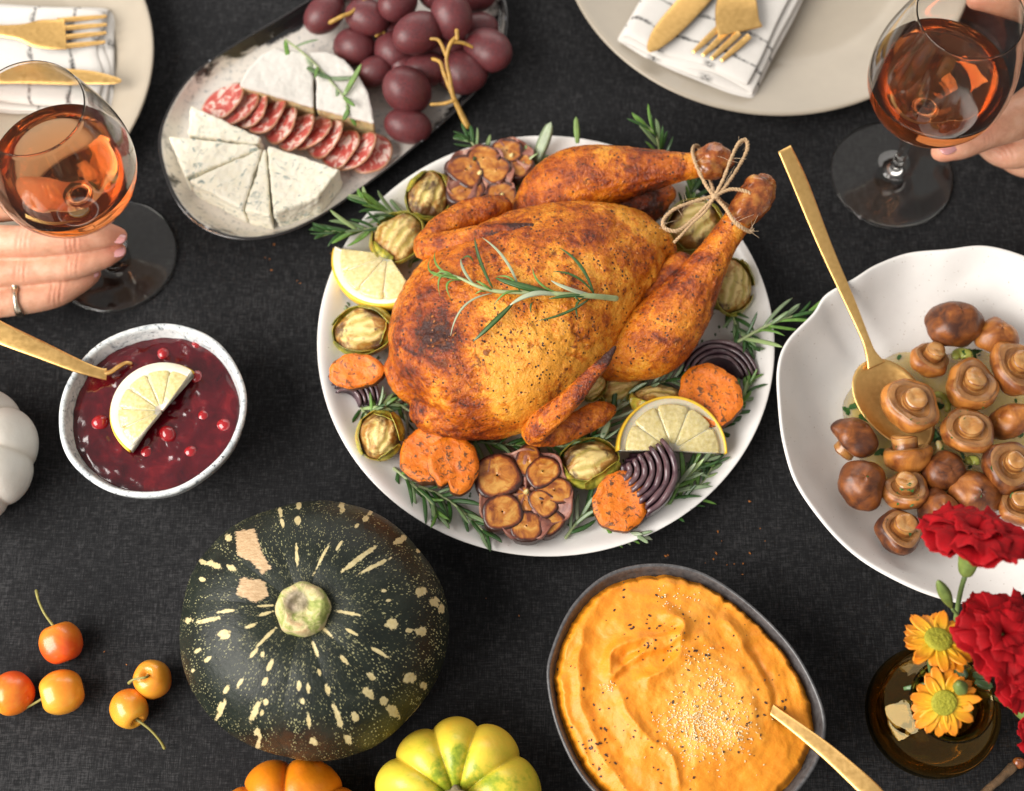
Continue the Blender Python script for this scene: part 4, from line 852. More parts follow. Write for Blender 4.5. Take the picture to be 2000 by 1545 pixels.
sprout('yellow-green sprout peeking out above the lemon half', 1290, 778, 44, .024, (.1, .7, .7), 1.25, 10, seed=9)
sprout('pale sprout piece under the tip of the lower wing', 1158, 752, 26, .034, (.5, -.4, .8), 1.2, 40, seed=10)
sprout('shaded sprout between the chicken and the tied drumsticks', 1322, 500, 34, .020, (.2, -.4, .9), 1.2, 30, seed=11)
def slice_(label, px, py, rx, ry, z, nrm=(0, 0, 1), seed=0, th=.011, dent=0, char=0.0):
    m = M_(px, py, z); C = Q(px, py, z); rg = random.Random(seed); na, t = 56, None
    zc = Vector(nrm).normalized(); xx = (Vector((1, 0, 0))-zc*zc.x).normalized(); yy = zc.cross(xx)
    T = thing('sweet_potato_slice', label, 'sweet potato', C-zc*th, 'roasted orange slices')
    def rad(a): return 1+.05*math.sin(2*a+seed)+.035*math.sin(3*a+seed*2)+.02*math.sin(7*a+seed)+.015*math.sin(13*a)-dent*math.exp(-((a-4.4)/.16)**2)
    V = []; F = []; ch = []
    for i in range(15):
        q = (i+.3)/14.3
        for j in range(na):
            a = 2*math.pi*j/na; x = rx*m*q*rad(a)*math.cos(a); y = ry*m*q*rad(a)*math.sin(a); h = .0016*fz((x, y, seed), 90, seed, 3)-.0022*sstep(.86, 1, q)+.0012*q*q
            V.append(C+xx*x+yy*y+zc*h); ch.append(char*(1-sstep(.25, .75, q))-.05*(1-q)+.12*sstep(.80, 1, q))
    for i in range(14):
        for j in range(na): k = (j+1) % na; F.append((i*na+j, (i+1)*na+j, (i+1)*na+k, i*na+k))
    F.append(tuple(range(na)))
    o = ob('flesh', V, F, MT['sweetpotato'], T); at = o.data.attributes.new('char', 'FLOAT', 'POINT'); at.data.foreach_set('value', ch)
    RS = []
    for q, h in ((.992, -.0012), (1.012, -.003), (1.01, -th*.8), (.95, -th), (.4, -th-.0005)):
        RS.append([C+xx*(rx*m*q*rad(2*math.pi*j/na)*math.cos(2*math.pi*j/na))+yy*(ry*m*q*rad(2*math.pi*j/na)*math.sin(2*math.pi*j/na))+zc*h for j in range(na)])
    V, F = rings(RS, False, True); ob('skin', V, F, MT['sweet_potato_skin'], T); return T
slice_('orange sweet potato slice resting on dark onion at the left rim', 694, 724, 53, 36, .040, (-.12, -.22, 1), 1)
slice_('orange sweet potato slice partly behind its twin below the chicken', 830, 886, 50, 62, .034, (-.25, .05, 1), 2)
slice_('orange sweet potato slice with a split edge next to the big garlic bulb', 886, 906, 50, 58, .042, (.05, -.1, 1), 3, dent=.35)
slice_('round orange sweet potato slice between onion arc and lemon half', 1386, 772, 64, 63, .036, (-.15, -.08, 1), 4)
slice_('sweet potato slice with a black charred centre near the platter rim', 1211, 979, 55, 57, .034, (-.05, -.12, 1), 5, char=.16)
def clove(parent, px, py, rx, ry, z, rot, tri=0.0, seed=0):
    m = M_(px, py, z); C = Q(px, py, z); a0 = math.radians(rot); V = []; F = []; na, nr = 30, 9; ed = []
    def shape(a): return 1/(abs(math.cos(a))**2.6+abs(math.sin(a))**2.6)**(1/2.6)
    for i in range(nr+7):
        for j in range(na):
            a = 2*math.pi*j/na
            if i < nr: q = (i+.4)/(nr-.6); h = .0004*(1-q**6)-.0002*math.exp(-(q/.3)**2)+.0010*fz((q*math.cos(a), q*math.sin(a), seed), 2, seed, 2)
            else: s = (i-nr+1)/7; q = 1+.06*math.sin(s*math.pi); q *= math.cos(s*.5); h = -.016*s
            x = rx*m*q*shape(a)*math.cos(a)*(1-tri*math.sin(a)); y = ry*m*q*shape(a)*math.sin(a)
            V.append(C+Vector((x*math.cos(a0)-y*math.sin(a0), x*math.sin(a0)+y*math.cos(a0), h))); ed.append(sstep(.74, 1.0, q) if i < nr else 1.0)
    for i in range(nr+6):
        for j in range(na): k = (j+1) % na; F.append((i*na+j, (i+1)*na+j, (i+1)*na+k, i*na+k))
    F.append(tuple(range(na))[::-1]); F.append(tuple((nr+6)*na+j for j in range(na)))
    o = ob('clove', V, F, MT['garlic'], parent); at = o.data.attributes.new('edge', 'FLOAT', 'POINT'); at.data.foreach_set('value', ed)
def garlic(label, c, r, z, cloves, seed):
    T = thing('garlic_bulb', label, 'garlic', Q(c[0], c[1], PZ), 'roasted garlic'); m = M_(c[0], c[1], z); C = Q(c[0], c[1], z)
    def wf(a, rr, zz): k = 1+.05*math.sin(5*a+seed)+.04*math.sin(9*a); return rr*k*m*r, zz+(.0018*math.sin(7*a+seed) if zz > -.004 else 0)
    V, F = lathe([(.55, -.022), (.85, -.017), (1.0, -.008), (1.03, -.001), (1.01, .0005), (.97, -.001), (.92, -.0014), (.3, -.0016), (.02, -.002)], 60, C, wf); ob('papery_skin', V, F, MT['garlic_paper'], T)
    for i, (x, y, rx, ry, rot, tri, dz) in enumerate(cloves): clove(T, x, y, rx*1.30, ry*1.30, z+dz, rot, tri, seed+i)
    V, F = ptube([(c[0], c[1], z-.012, 5), (c[0], c[1], z-.002, 6), (c[0]+2, c[1]-4, z+.001, 4)], 10); ob('root_core', V, F, MT['onion_bit'], T); return T
garlic('big halved garlic bulb with caramelised cloves at the front of the platter', (1027, 962), 90, .032, [(971, 928, 35, 34, 20, .12, .001), (1031, 899, 19, 27, -12, .1, 0), (1060, 921, 27, 22, 40, .1, .001), (1083, 957, 29, 21, -8, .1, 0), (1025, 977, 13, 24, 8, .1, -.001), (1059, 982, 18, 24, 45, .15, 0), (981, 999, 30, 28, 15, .1, .001), (1028, 1027, 24, 24, 0, .05, 0), (1074, 1020, 22, 18, 40, .1, -.002)], 3)
garlic('smaller halved garlic bulb at the far side of the platter', (936, 340), 64, .034, [(910, 332, 30, 24, -40, .25, 0), (944, 308, 26, 23, -15, .05, 0), (969, 332, 20, 24, -40, .1, 0), (909, 371, 30, 22, 10, .05, -.001), (952, 362, 14, 18, 20, .1, -.002)], 8)
garlic('pair of garlic cloves tucked behind the smaller garlic bulb', (998, 306), 42, .032, [(990, 294, 24, 20, 0, .05, 0), (1012, 318, 22, 26, 30, .1, -.001)], 12)
garlic('single dark roasted garlic clove in its skin beside the upper wing', (979, 384), 34, .034, [(979, 382, 24, 24, 0, .05, .000)], 15)
def onion(label, c, r, z, nrm, spin, layers=6, fan=80, poles=68, sq=1.0, thick=.11):
    """wedge of onion: nested curved layers; the flat cut side faces nrm"""
    m = M_(c[0], c[1], z); C = Q(c[0], c[1], z); Mx = frame(nrm, math.radians(spin)).to_3x3(); T = thing('red_onion_wedge', label, 'onion', C, 'roasted red onion')
    for k in range(layers):
        rr = r*m*(1-k*.125); th = r*m*thick*.8; nt, nf = 18, 9; RS = []; ed = []; pl = math.radians(poles-3*(k % 2))
        for i in range(nt+1):
            t = -pl+2*pl*i/nt; ring = []
            ends = (1-abs(i/nt*2-1)**6*.35)
            def pt(R0, f): return C+Mx @ Vector((R0*math.cos(t)*math.cos(f), R0*math.sin(t)*sq, -R0*math.cos(t)*math.sin(f)))
            f1 = math.radians(fan); wob_ = .04*math.sin(i*.8+k*2)
            outer = [pt(rr, f1*j/nf+wob_*(j == 0)-.03*k*0) for j in range(nf+1)]; inner = [pt(rr-th*ends, f1*j/nf+wob_*(j == 0)) for j in range(nf, -1, -1)]
            RS.append(outer+inner); ed += [1.0 if j == 0 else 0.0 for j in range(nf+1)]+[.9 if j == 0 else .25 for j in range(nf, -1, -1)]
        V, F = rings(RS); o = ob('layer', V, F, MT['onion'], T); at = o.data.attributes.new('edge', 'FLOAT', 'POINT'); at.data.foreach_set('value', ed)
    return T
onion('dark red onion wedge with ridged layers in front of the lemon half', (1206, 918), 118, .036, (-.25, .05, 1), -12, 7, 85, 50, .86)
onion('red onion arc of thin rings at the platter rim under the lower drumstick', (1404, 742), 84, .022, (.0, -.10, 1), 88, 4, 60, 80, .95, .10)
onion('dark purple onion piece under the orange slice at the left rim', (672, 795), 82, .020, (.1, -.45, 1), 62, 5, 80, 58, .8)
# ---------------------------------------------------------------- cheese, salami and grapes on the oval dish
def block(name, poly, z0, z1, mat, label=None, cat_=None, group=None, bev=.0016, parent=None, rough=.0012):
    P = [Q(a, b, z1) for a, b in poly]; me = prism([(p.x, p.y) for p in P], z0, z1, bev, 3)
    me = refine(me, .0011, 2); displace(me, lambda p, q: rough*fz(p, 110, 3, 3)+rough*.5*fz(p, 320, 6, 2)); o = obm(name, me, mat, parent)
    if label: tag(o, label, cat_, group)
    return o
BZ = OZ+.024
G = 'blue cheese wedges'
block('blue_cheese_wedge', [(372, 204), (510, 268), (505, 280), (366, 262)], OZ, BZ, MT['bluecheese'], 'blue cheese wedge beside the first salami slice, highest of the fan', 'cheese', G)
block('blue_cheese_wedge', [(328, 264), (500, 283), (508, 290), (362, 346)], OZ, BZ-.001, MT['bluecheese'], 'broad blue cheese wedge at the rounded end of the dish', 'cheese', G)
block('blue_cheese_wedge', [(368, 352), (512, 288), (474, 408)], OZ, BZ, MT['bluecheese'], 'blue cheese wedge in the middle of the fan', 'cheese', G)
block('blue_cheese_wedge', [(477, 410), (515, 290), (519, 290), (528, 422)], OZ, BZ-.001, MT['bluecheese'], 'narrowest blue cheese wedge of the fan', 'cheese', G)
block('blue_cheese_wedge', [(522, 283), (664, 330), (620, 386), (534, 416)], OZ, BZ+.001, MT['bluecheese'], 'largest blue cheese wedge, nearest the roast platter', 'cheese', G)
def brie(poly, cut_edges, label):
    t = thing('brie_piece', label, 'cheese', Q(poly[0][0], poly[0][1], OZ), 'brie pieces')
    block('paste', [((x-cx)*.972+cx, (y-cy)*.972+cy) for cx, cy in [(sum(p[0] for p in poly)/len(poly), sum(p[1] for p in poly)/len(poly))] for x, y in poly], OZ+.0012, OZ+.0252, MT['briepaste'], parent=t, bev=.0008)
    block('rind', poly, OZ+.0240, OZ+.0278, MT['brie'], parent=t, bev=.0012, rough=.0009); return t
brie([(466, 166), (486, 130), (512, 104), (540, 92), (552, 98), (575, 97), (600, 100), (612, 150), (612, 208)], 0, 'white-rinded brie piece next to the first salami slices')
brie([(617, 210), (617, 150), (603, 100), (640, 100), (672, 114), (700, 146), (720, 180), (732, 240)], 0, 'white-rinded brie piece nearest the grapes')
# salami: disc with wavy edge, leaning on one another like fallen dominoes
def salami_mesh(seed):
    V = []; F = []; na, nr = 44, 9; ed = []; r = .0175
    for s in (1, -1):
        for i in range(nr+1):
            q = (i+.15)/(nr+.15)
            for j in range(na):
                a = 2*math.pi*j/na; rr = r*q*(1+.03*math.sin(3*a+seed)+.02*math.sin(5*a+2*seed)); bendz = .0016*math.sin(2*a+seed)*q*q+.0006*nz((q*math.cos(a)*4, q*math.sin(a)*4, seed))
                V.append((rr*math.cos(a), rr*math.sin(a), bendz+s*.0011*(1-.6*sstep(.9, 1, q)))); ed.append(q)
    L = nr+1
    for s in (0, 1):
        b = s*L*na
        for i in range(nr):
            for j in range(na): k = (j+1) % na; f = (b+i*na+j, b+(i+1)*na+j, b+(i+1)*na+k, b+i*na+k); F.append(f if s == 0 else f[::-1])
    for j in range(na): k = (j+1) % na; F.append((nr*na+j, L*na+nr*na+j, L*na+nr*na+k, nr*na+k))
    F.append(tuple(range(na))[::-1]); F.append(tuple(L*na+j for j in range(na)))
    me = mk('salami_slice', V, F); me.materials.append(MT['salami']); at = me.attributes.new('edge', 'FLOAT', 'POINT'); at.data.foreach_set('value', ed); return me
SM = [salami_mesh(i) for i in range(4)]
rg = random.Random(5); NS = 11
SLB = ['', 'second salami slice of the row, just behind the fully open one', 'third salami slice of the row, touching the upper blue cheese wedge', 'fourth salami slice of the row, before the apex of the cheese fan', 'fifth salami slice of the row, at the apex of the cheese fan', 'middle salami slice of the row, under the gap between the brie pieces', 'seventh salami slice of the row counted from the open one', 'eighth salami slice of the row counted from the open one', 'third salami slice counted from the flat one by the rim', 'salami slice directly before the flat one by the dish rim', '']
rowd = (Q(735, 310, .02)-Q(440, 195, .02)).normalized()
for i in range(NS):
    f = i/(NS-1); x = 437+(722-437)*f; y = 196+(306-196)*f+6*math.sin(i*1.7); lean = math.radians((30 if i == 0 else 36 if i < NS-1 else 14)+rg.uniform(-4, 4))
    nrm = -rowd*math.sin(lean)+Vector((0, 0, 1))*math.cos(lean)+Vector((rg.uniform(-.08, .08), rg.uniform(-.08, .08), 0)); c = Q(x, y, OZ+.0175*math.sin(lean)*.95+.003)
    o = inst('salami_slice', SM[i % 4], None, Matrix.Translation(c) @ frame(nrm, rg.uniform(0, 6)) @ Matrix.Diagonal((rg.uniform(.92, 1.12), rg.uniform(.88, 1.04), 1, 1)))
    tag(o, 'salami slice lying open at the cheese-fan end of the row' if i == 0 else 'flat red salami slice at the far end of the row, by the dish rim' if i == NS-1 else SLB[i], 'salami', 'salami slices in a row')
# rosemary on the brie
sprig('limp rosemary sprig lying on the brie', [(558, 78, .036), (600, 110, .0365), (640, 152, .036), (672, 190, .036), (680, 215, .0355)], 60, 9, 31, ('rosemary_light', 'rosemary_grey'), stem_r=2.6, w=4.5, lo=.0, spread=1.3, group='rosemary')
loose('green rosemary leaf beside the limp sprig on the brie', (600, 132, .0365), (655, 160, .0360), 12, 'rosemary_dark')
loose('pale rosemary leaf crossing the brie edge by the grapes', (672, 186, .037), (712, 118, .043), 12, 'rosemary_light')
# grapes
gm = mk('grape', *ball((0, 0, 0), (1, 1, 1.14), 32, 20)); gm.materials.append(MT['grape'])
GB = thing('grape_bunch', 'bunch of dark red grapes on its stem at the end of the oval dish', 'grapes', Q(830, 90, OZ))
GP = [(634, 28, 37, .030), (717, 34, 37, .040), (777, 6, 38, .048), (692, 92, 41, .024), (816, 64, 44, .050), (882, 32, 42, .052), (953, 98, 44, .034), (731, 140, 32, .022), (795, 176, 47, .034), (797, 246, 38, .022), (829, 138, 38, .026), (903, 142, 44, .022), (768, 100, 38, .026), (932, 60, 36, .026), (850, -30, 42, .044), (925, -14, 40, .030), (700, -32, 40, .034), (648, -20, 36, .024), (850, 100, 36, .020), (760, 60, 38, .022), (880, 90, 38, .022), (790, 130, 34, .020)]
for i, (x, y, r, z) in enumerate(GP):
    m = M_(x, y, z)*r; d = Vector((rg.uniform(-1, 1), rg.uniform(-1, 1), rg.uniform(-.4, .6))); z = max(z, OZ+m*1.02)
    inst('grape', gm, GB, Matrix.Translation(Q(x, y, z)) @ frame(d, rg.random()*6) @ Matrix.Scale(m, 4) @ Matrix.Diagonal((rg.uniform(.90, 1.0), rg.uniform(.90, 1.0), rg.uniform(.92, 1.10), 1)))
ST = [[(912, 246, .027, 6.5), (897, 215, .034, 5.5), (884, 185, .042, 4.8), (878, 150, .050, 4.2), (872, 115, .058, 3.8), (880, 85, .064, 4.5), (893, 72, .066, 4)],
      [(882, 180, .043, 5), (868, 145, .050, 4.5), (860, 122, .052, 4), (845, 115, .050, 3.5)], [(873, 112, .058, 4), (858, 80, .064, 3.5), (842, 76, .064, 3)], [(885, 82, .064, 3.8), (905, 84, .062, 3.5), (922, 92, .058, 3)], [(893, 76, .066, 4), (892, 60, .068, 4.5)],
      [(886, 196, .040, 4), (868, 202, .038, 3.6), (842, 204, .036, 3.2)], [(645, 44, .046, 4.5), (668, 32, .050, 4.2), (690, 22, .050, 4), (720, -8, .050, 4)], [(735, 70, .036, 3), (750, 62, .036, 3), (745, 100, .03, 3)]]
for s in ST: V, F = ptube(s, 9, 5); ob('stem', V, F, MT['grape_stem'], GB)

# ---------------------------------------------------------------- cranberry sauce
def pool(name, outline_c, rfun, z, mat, relief, n=96, nr=40, drop=.012):
    V = []; F = []; c = Vector(outline_c)
    for i in range(nr+1):
        q = (i+.2)/(nr+.2)
        for j in range(n):
            a = 2*math.pi*j/n; r = rfun(a)*q; x = c.x+r*math.cos(a); y = c.y+r*math.sin(a); V.append((x, y, z+relief(x, y, q)))
    V += [(v[0], v[1], z-drop) for v in V[nr*n:(nr+1)*n]]
    for i in range(nr+1):
        for j in range(n): k = (j+1) % n; F.append((i*n+j, (i+1)*n+j, (i+1)*n+k, i*n+k))
    F.append(tuple(range(n))[::-1]); return ob(name, V, F, mat)
crs = pool('cranberry_sauce', (CBC.x, CBC.y, 0), lambda a: CBR*.895*wob(a), .0435, MT['cransauce'], lambda x, y, q: .0022*fz((x, y, 0), 85, 2, 3)+.0010*fz((x, y, 1), 220, 5, 2)-.001*sstep(.9, 1, q))
tag(crs, 'glossy dark red cranberry sauce filling the speckled bowl', 'sauce')
bm_ = mk('cranberry', *ball((0, 0, 0), (1, 1, 1.15), 20, 14)); bm_.materials.append(MT['cranberry'])
for x, y, r, dz in [(197, 826, 16, 0), (328, 848, 16, 0), (385, 737, 13, -.001), (383, 676, 11, -.002), (320, 692, 14, -.002), (398, 816, 14, -.002), (438, 832, 15, -.002), (372, 884, 13, -.001), (288, 884, 14, -.002), (395, 860, 12, -.003), (288, 920, 12, -.004), (410, 785, 10, -.003), (240, 912, 11, -.004), (440, 762, 13, -.004), (350, 690, 13, -.004), (270, 690, 13, -.004), (180, 770, 13, -.004), (215, 890, 14, -.004), (330, 925, 14, -.004), (420, 880, 13, -.004), (265, 945, 12, -.004), (160, 810, 11, -.005), (415, 700, 12, -.005), (240, 700, 12, -.004), (370, 920, 12, -.005), (450, 800, 11, -.005)]:
    m = M_(x, y, .046)*r; o = inst('cranberry', bm_, None, Matrix.Translation(Q(x, y, .0422+dz)) @ frame((rg.uniform(-1, 1), rg.uniform(-1, 1), .3)) @ Matrix.Scale(m, 4))
    tag(o, 'bright red cranberry half sunk in the dark sauce', 'cranberry', 'cranberries in the sauce')

# ---------------------------------------------------------------- squash mash
ridges = [([(1200, 1140), (1165, 1180), (1140, 1240), (1132, 1300), (1138, 1370), (1155, 1435), (1190, 1500), (1240, 1560)], 15, .0045), ([(1185, 1315), (1200, 1275), (1245, 1250), (1300, 1243), (1335, 1228), (1318, 1205), (1303, 1198)], 13, .0060), ([(1195, 1320), (1225, 1296), (1270, 1268), (1300, 1262), (1328, 1246)], 9, .0042),
          ([(1330, 1245), (1322, 1280), (1290, 1308), (1270, 1325)], 16, .0055), ([(1205, 1345), (1230, 1395), (1262, 1440), (1310, 1478), (1325, 1530)], 12, .0038), ([(1090, 1330), (1100, 1390), (1130, 1440), (1150, 1500)], 18, .0040), ([(1165, 1150), (1130, 1200), (1100, 1270)], 14, .0035),
          ([(1420, 1220), (1455, 1270), (1490, 1325), (1508, 1375)], 16, .0040), ([(1300, 1140), (1400, 1160), (1480, 1220), (1545, 1300), (1570, 1380)], 14, .0030), ([(1250, 1330), (1330, 1300), (1420, 1310), (1470, 1370), (1450, 1440), (1370, 1480)], 40, .0030)]
valleys = [([(1235, 1310), (1280, 1285), (1320, 1265)], 18, .0050), ([(1220, 1290), (1265, 1245), (1310, 1232)], 14, .0045), ([(1462, 1265), (1500, 1325), (1515, 1385), (1530, 1400)], 10, .0055), ([(1170, 1240), (1160, 1320), (1180, 1400), (1220, 1470)], 20, .0030)]
RR = [(np.array([PXp for PXp in crom(a, 16)]), w, h) for a, w, h in ridges]; VV = [(np.array(crom(a, 16)), w, h) for a, w, h in valleys]
def mash_h(px, py, x, y):
    h = 0; wx = px+10*fz((x, y, 0), 60, 3, 2); wy = py+10*fz((x, y, 5), 60, 7, 2)
    for L, w, a in RR:
        d = math.sqrt(((L-(wx, wy))**2).sum(1).min()); h += a*.72*max(0, 1-d/(w*1.5))**1.4
    for L, w, a in VV:
        d = math.sqrt(((L-(wx, wy))**2).sum(1).min()); h -= a*.6*math.exp(-(d/w)**2)
    return h
mc = Vector((MBC.x, MBC.y, 0)); N_, NR_ = 260, 110; V = []; F = []; pale = []
mo = [Vector((p.x, p.y, 0)) for p in MBO]; angs = np.array([math.atan2(p.y-mc.y, p.x-mc.x) for p in mo]); rads = np.array([(p-mc).length for p in mo]); so_ = np.argsort(angs); angs = angs[so_]; rads = rads[so_]
def medge(a): a = (a+math.pi) % (2*math.pi)-math.pi; return float(np.interp(a, angs, rads, period=2*math.pi))
for i in range(NR_+1):
    q = (i+.3)/(NR_+.3)
    for j in range(N_):
        a = -math.pi+2*math.pi*j/N_; e = medge(a)*(.940+.034*fz((math.cos(a)*6, math.sin(a)*6, 0), 1.7, 4, 4)+.012*nz((math.cos(a)*30, math.sin(a)*30, 0), 1, 3)); x = mc.x+math.cos(a)*e*q; y = mc.y+math.sin(a)*e*q
        z = .0515+.010*(1-q*q)-.006*sstep(.94, 1.0, q)+.0035*fz((x, y, 2), 26, 6, 3)+.0009*fz((x, y, 3), 150, 2, 3)+.0022*(.5-abs(fz((x, y, 7), 55, 2, 3)))
        px, py = PX((x, y, z)); z += mash_h(px, py, x, y)*(1-.5*sstep(.93, 1, q)); V.append((x, y, z)); pale.append(math.exp(-((px-1390)**2+(py-1385)**2)/(120**2))+.5*math.exp(-((px-1370)**2+(py-1180)**2)/(60**2)))
V += [(v[0]*.985+mc.x*.015, v[1]*.985+mc.y*.015, .036) for v in V[NR_*N_:(NR_+1)*N_]]; pale += [0]*N_
for i in range(NR_+1):
    for j in range(N_): k = (j+1) % N_; F.append((i*N_+j, (i+1)*N_+j, (i+1)*N_+k, i*N_+k))
F.append(tuple(range(N_))[::-1])
mash = ob('squash_mash', V, F, MT['mash']); at = mash.data.attributes.new('pale', 'FLOAT', 'POINT'); at.data.foreach_set('value', pale)
tag(mash, 'swirled orange squash mash with pepper and grated cheese in the grey bowl', 'mash')
bpy.context.view_layer.update()
onm = lambda o_: o_ is mash or o_.parent is mash
pk = [(1270, 1215, 45), (1260, 1250, 40), (1330, 1260, 40), (1160, 1350, 60), (1180, 1440, 40), (1400, 1250, 60), (1450, 1400, 60), (1270, 1430, 60), (1170, 1470, 30), (1340, 1400, 100), (1240, 1170, 60), (1520, 1340, 50), (1330, 1500, 80)]
def reg(r): b = r.choice(pk); return r.gauss(b[0], b[2]*.7), r.gauss(b[1], b[2]*.7)
V, F = flakes(190, reg, rng, (.00025, .0009), onm); stuff(ob('ground_pepper', V, F, MT['pepper'], mash, smooth=False))
PT = []; blob = [(1380, 1400, 55, 200), (1400, 1335, 18, 40), (1350, 1420, 40, 130), (1420, 1420, 40, 90), (1310, 1165, 20, 12), (1340, 1170, 25, 8), (1190, 1345, 10, 12), (1370, 1300, 40, 30), (1400, 1450, 60, 50)]
for bx, by, sd, n_ in blob:
    for _ in range(int(n_*1.8)):
        h = hit(rng.gauss(bx, sd*.75), rng.gauss(by, sd*.55))
        if h is None or not onm(h[2]): continue
        c = h[0]; d = Vector((rng.uniform(-1, 1), rng.uniform(-1, 1), rng.uniform(-.1, .35))).normalized(); l = rng.uniform(.0003, .0011); e = Vector((rng.uniform(-1, 1), rng.uniform(-1, 1), 0))*l*.3
        PT.append(tube([c+Vector((0, 0, .0002)), c+d*l*.5+e+Vector((0, 0, .0005)), c+d*l+Vector((0, 0, .0003))], [rng.uniform(.00014, .00036)]*3, 5, 2))
V, F = cat(*PT)
stuff(ob('grated_cheese', V, F, MT['grated_cheese'], mash))
# ---------------------------------------------------------------- mushrooms
def bowl_z(x, y):
    """inner surface height of the wavy bowl there"""
    d = Vector((x, y, 0))-Vector((WBC.x, WBC.y, 0)); a = math.atan2(d.y, d.x); e = float(np.interp(a, WA, WR, period=2*math.pi)); s = d.length/e
    zz = [l for l in WL if True][WLi:]; return float(np.interp(s, [l[0] for l in zz[::-1]], [l[1] for l in zz[::-1]]))
wo = [Vector((p.x, p.y, 0))-Vector((WBC.x, WBC.y, 0)) for p in WBO]; WA = np.array([math.atan2(p.y, p.x) for p in wo]); WR = np.array([p.length for p in wo]); _s = np.argsort(WA); WA = WA[_s]; WR = WR[_s]
WLi = max(range(len(WL)), key=lambda i: WL[i][1])
oil = pool('oil_pool', Q(1850, 830, .0215), lambda a: .064*(1+.10*math.sin(2*a+1)+.06*math.sin(3*a+.4)+.04*math.sin(7*a)), .0182, MT['oil'], lambda x, y, q: -.0006*sstep(.9, 1, q), 90, 8, .0004)
tag(oil, 'yellow cooking oil pooled around the mushrooms in the white bowl', 'oil')
def mushroom(label, px, py, r, z, dome, seed, asp=1.0, stem=1.0, stemr=.40, spin=0.0):
    m = M_(px, py, z); Rr = r*m; C = Q(px, py, z); rgm = random.Random(seed); T = thing('mushroom', label, 'mushroom', C, 'cooked mushrooms'); Mx = frame(dome, spin).to_3x3()
    def wf(a, rr, zz): k = 1+.06*math.sin(2*a+seed)+.04*math.sin(3*a+seed*1.7); return rr*k, zz+.025*math.sin(3*a+seed)
    n = 44
    def put(VF, name, mat, at=None):
        V, F = VF; V = [Vector(v)*(1+.14*nz(v, 1.5, seed*3.1)+.022*nz(v, 3.6, seed*1.3)) for v in V]; V = [C+Mx @ (Vector((v[0]*asp, v[1], v[2]))*Rr) for v in V]; o = ob(name, V, F, mat, T)
        if at: x = o.data.attributes.new(at[0], 'FLOAT', 'POINT'); x.data.foreach_set('value', at[1])
    P = prof([(.01, .74), (.3, .71), (.62, .55), (.88, .24), (1.0, -.1), (.97, -.34), (.86, -.46)], 5); put(lathe(P, n, (0, 0, 0), wf, True, False), 'cap', MT['cap'])
    U = prof([(.86, -.46), (.78, -.51), (.66, -.51), (.58, -.47), (.47, -.41), (.36, -.38)], 5)
    V, F = lathe(U+[(.05, -.33)], n, (0, 0, 0), wf, False, True); ring = [max(0, math.sin(i*.55+1.1*math.sin(j*.29+seed)+.5*math.sin(j*.143+2*seed))) for i in range(len(U)+1) for j in range(n)]; put((V, F), 'underside', MT['capunder'], ('ringy', ring))
    if stem:
        e = -.36-.50*stem; lean = (rgm.uniform(-.12, .12), rgm.uniform(-.12, .12)); S_ = prof([(stemr*1.12, -.30), (stemr*.98, -.45), (stemr, e+.16), (stemr*1.02, e+.05), (stemr*.86, e-.02)], 4)+[(stemr*.55, e-.035), (stemr*.25, e-.015), (.02, e+.01)]
        V, F = lathe(S_, 28, (0, 0, 0), None, False, True); V = [Vector((v[0]+lean[0]*(-.3-v[2]), v[1]+lean[1]*(-.3-v[2]), v[2]+.03*nz((v[0]*3, v[1]*3, seed), 1))) for v in V]
        ed = [1.0 if i in (4, 5, 6, 12, 13) else 0.0 for i in range(len(S_)) for j in range(28)]; put((V, F), 'stem', MT['mstem'], ('edge', ed))
    return T
dn = lambda x, y: (x, y, -1); up_ = lambda x, y: (x, y, 1)
mushroom('big mushroom cap flecked with parsley at the far edge of the heap', 1866, 630, 52, .040, (.05, .25, 1), 1, 1.08, .5)
mushroom('red-brown mushroom cap beside the parsley-flecked big one', 1947, 655, 40, .036, (.1, .2, 1), 2, 1.0, .5)
mushroom('small dark mushroom with its orange stem end up, next to the spoon neck', 1814, 706, 39, .032, (-.25, -.35, -1), 3, 1.0, 1.2, .48)
mushroom('upturned mushroom with a fat round stem in the middle of the heap', 1896, 757, 52, .036, dn(-.06, -.15), 4, 1.0, .9, .42)
mushroom('upturned mushroom at the frame edge beside the red-brown cap', 1980, 722, 52, .038, dn(-.12, -.1), 5, 1.0, 1.0)
mushroom('upturned mushroom sitting in the gold spoon', 1776, 794, 56, .046, dn(-.05, -.12), 6, 1.0, .75, .40)
mushroom('upturned mushroom with a parsley leaf on its stem', 1888, 845, 49, .038, dn(.02, -.08), 7, 1.0, .8, .46)
mushroom('orange-brown mushroom lying on its side by the frame edge', 1968, 822, 36, .034, (-.9, .1, .6), 8, 1.25, .3)
mushroom('pale upturned mushroom near the frame edge above the red carnation', 1968, 916, 52, .038, dn(-.15, -.12), 9, 1.0, .9, .36)
mushroom('mushroom lying with its stem pointing at the platter', 1672, 852, 42, .034, (.55, .55, .8), 10, 1.2, 1.35, .44)
mushroom('smooth orange-brown mushroom cap closest to the chicken platter', 1684, 943, 49, .036, up_(-.05, .05), 11, 1.02, .3)
mushroom('mushroom with a short cut stem sticking up below the spoon', 1770, 895, 42, .032, (.1, -.9, -.42), 12, 1.15, 1.3, .5)
mushroom('wrinkled brown mushroom cap in the lower middle of the heap', 1846, 922, 41, .034, up_(.2, -.2), 13, 1.05, .3)
mushroom('mushroom with an orange stem end topped by chopped parsley', 1768, 962, 43, .032, dn(.1, -.35), 14, 1.0, 1.35, .50)
mushroom('golden mushroom cap directly above the red carnation', 1906, 965, 48, .034, up_(0, -.2), 15, 1.1, .3)
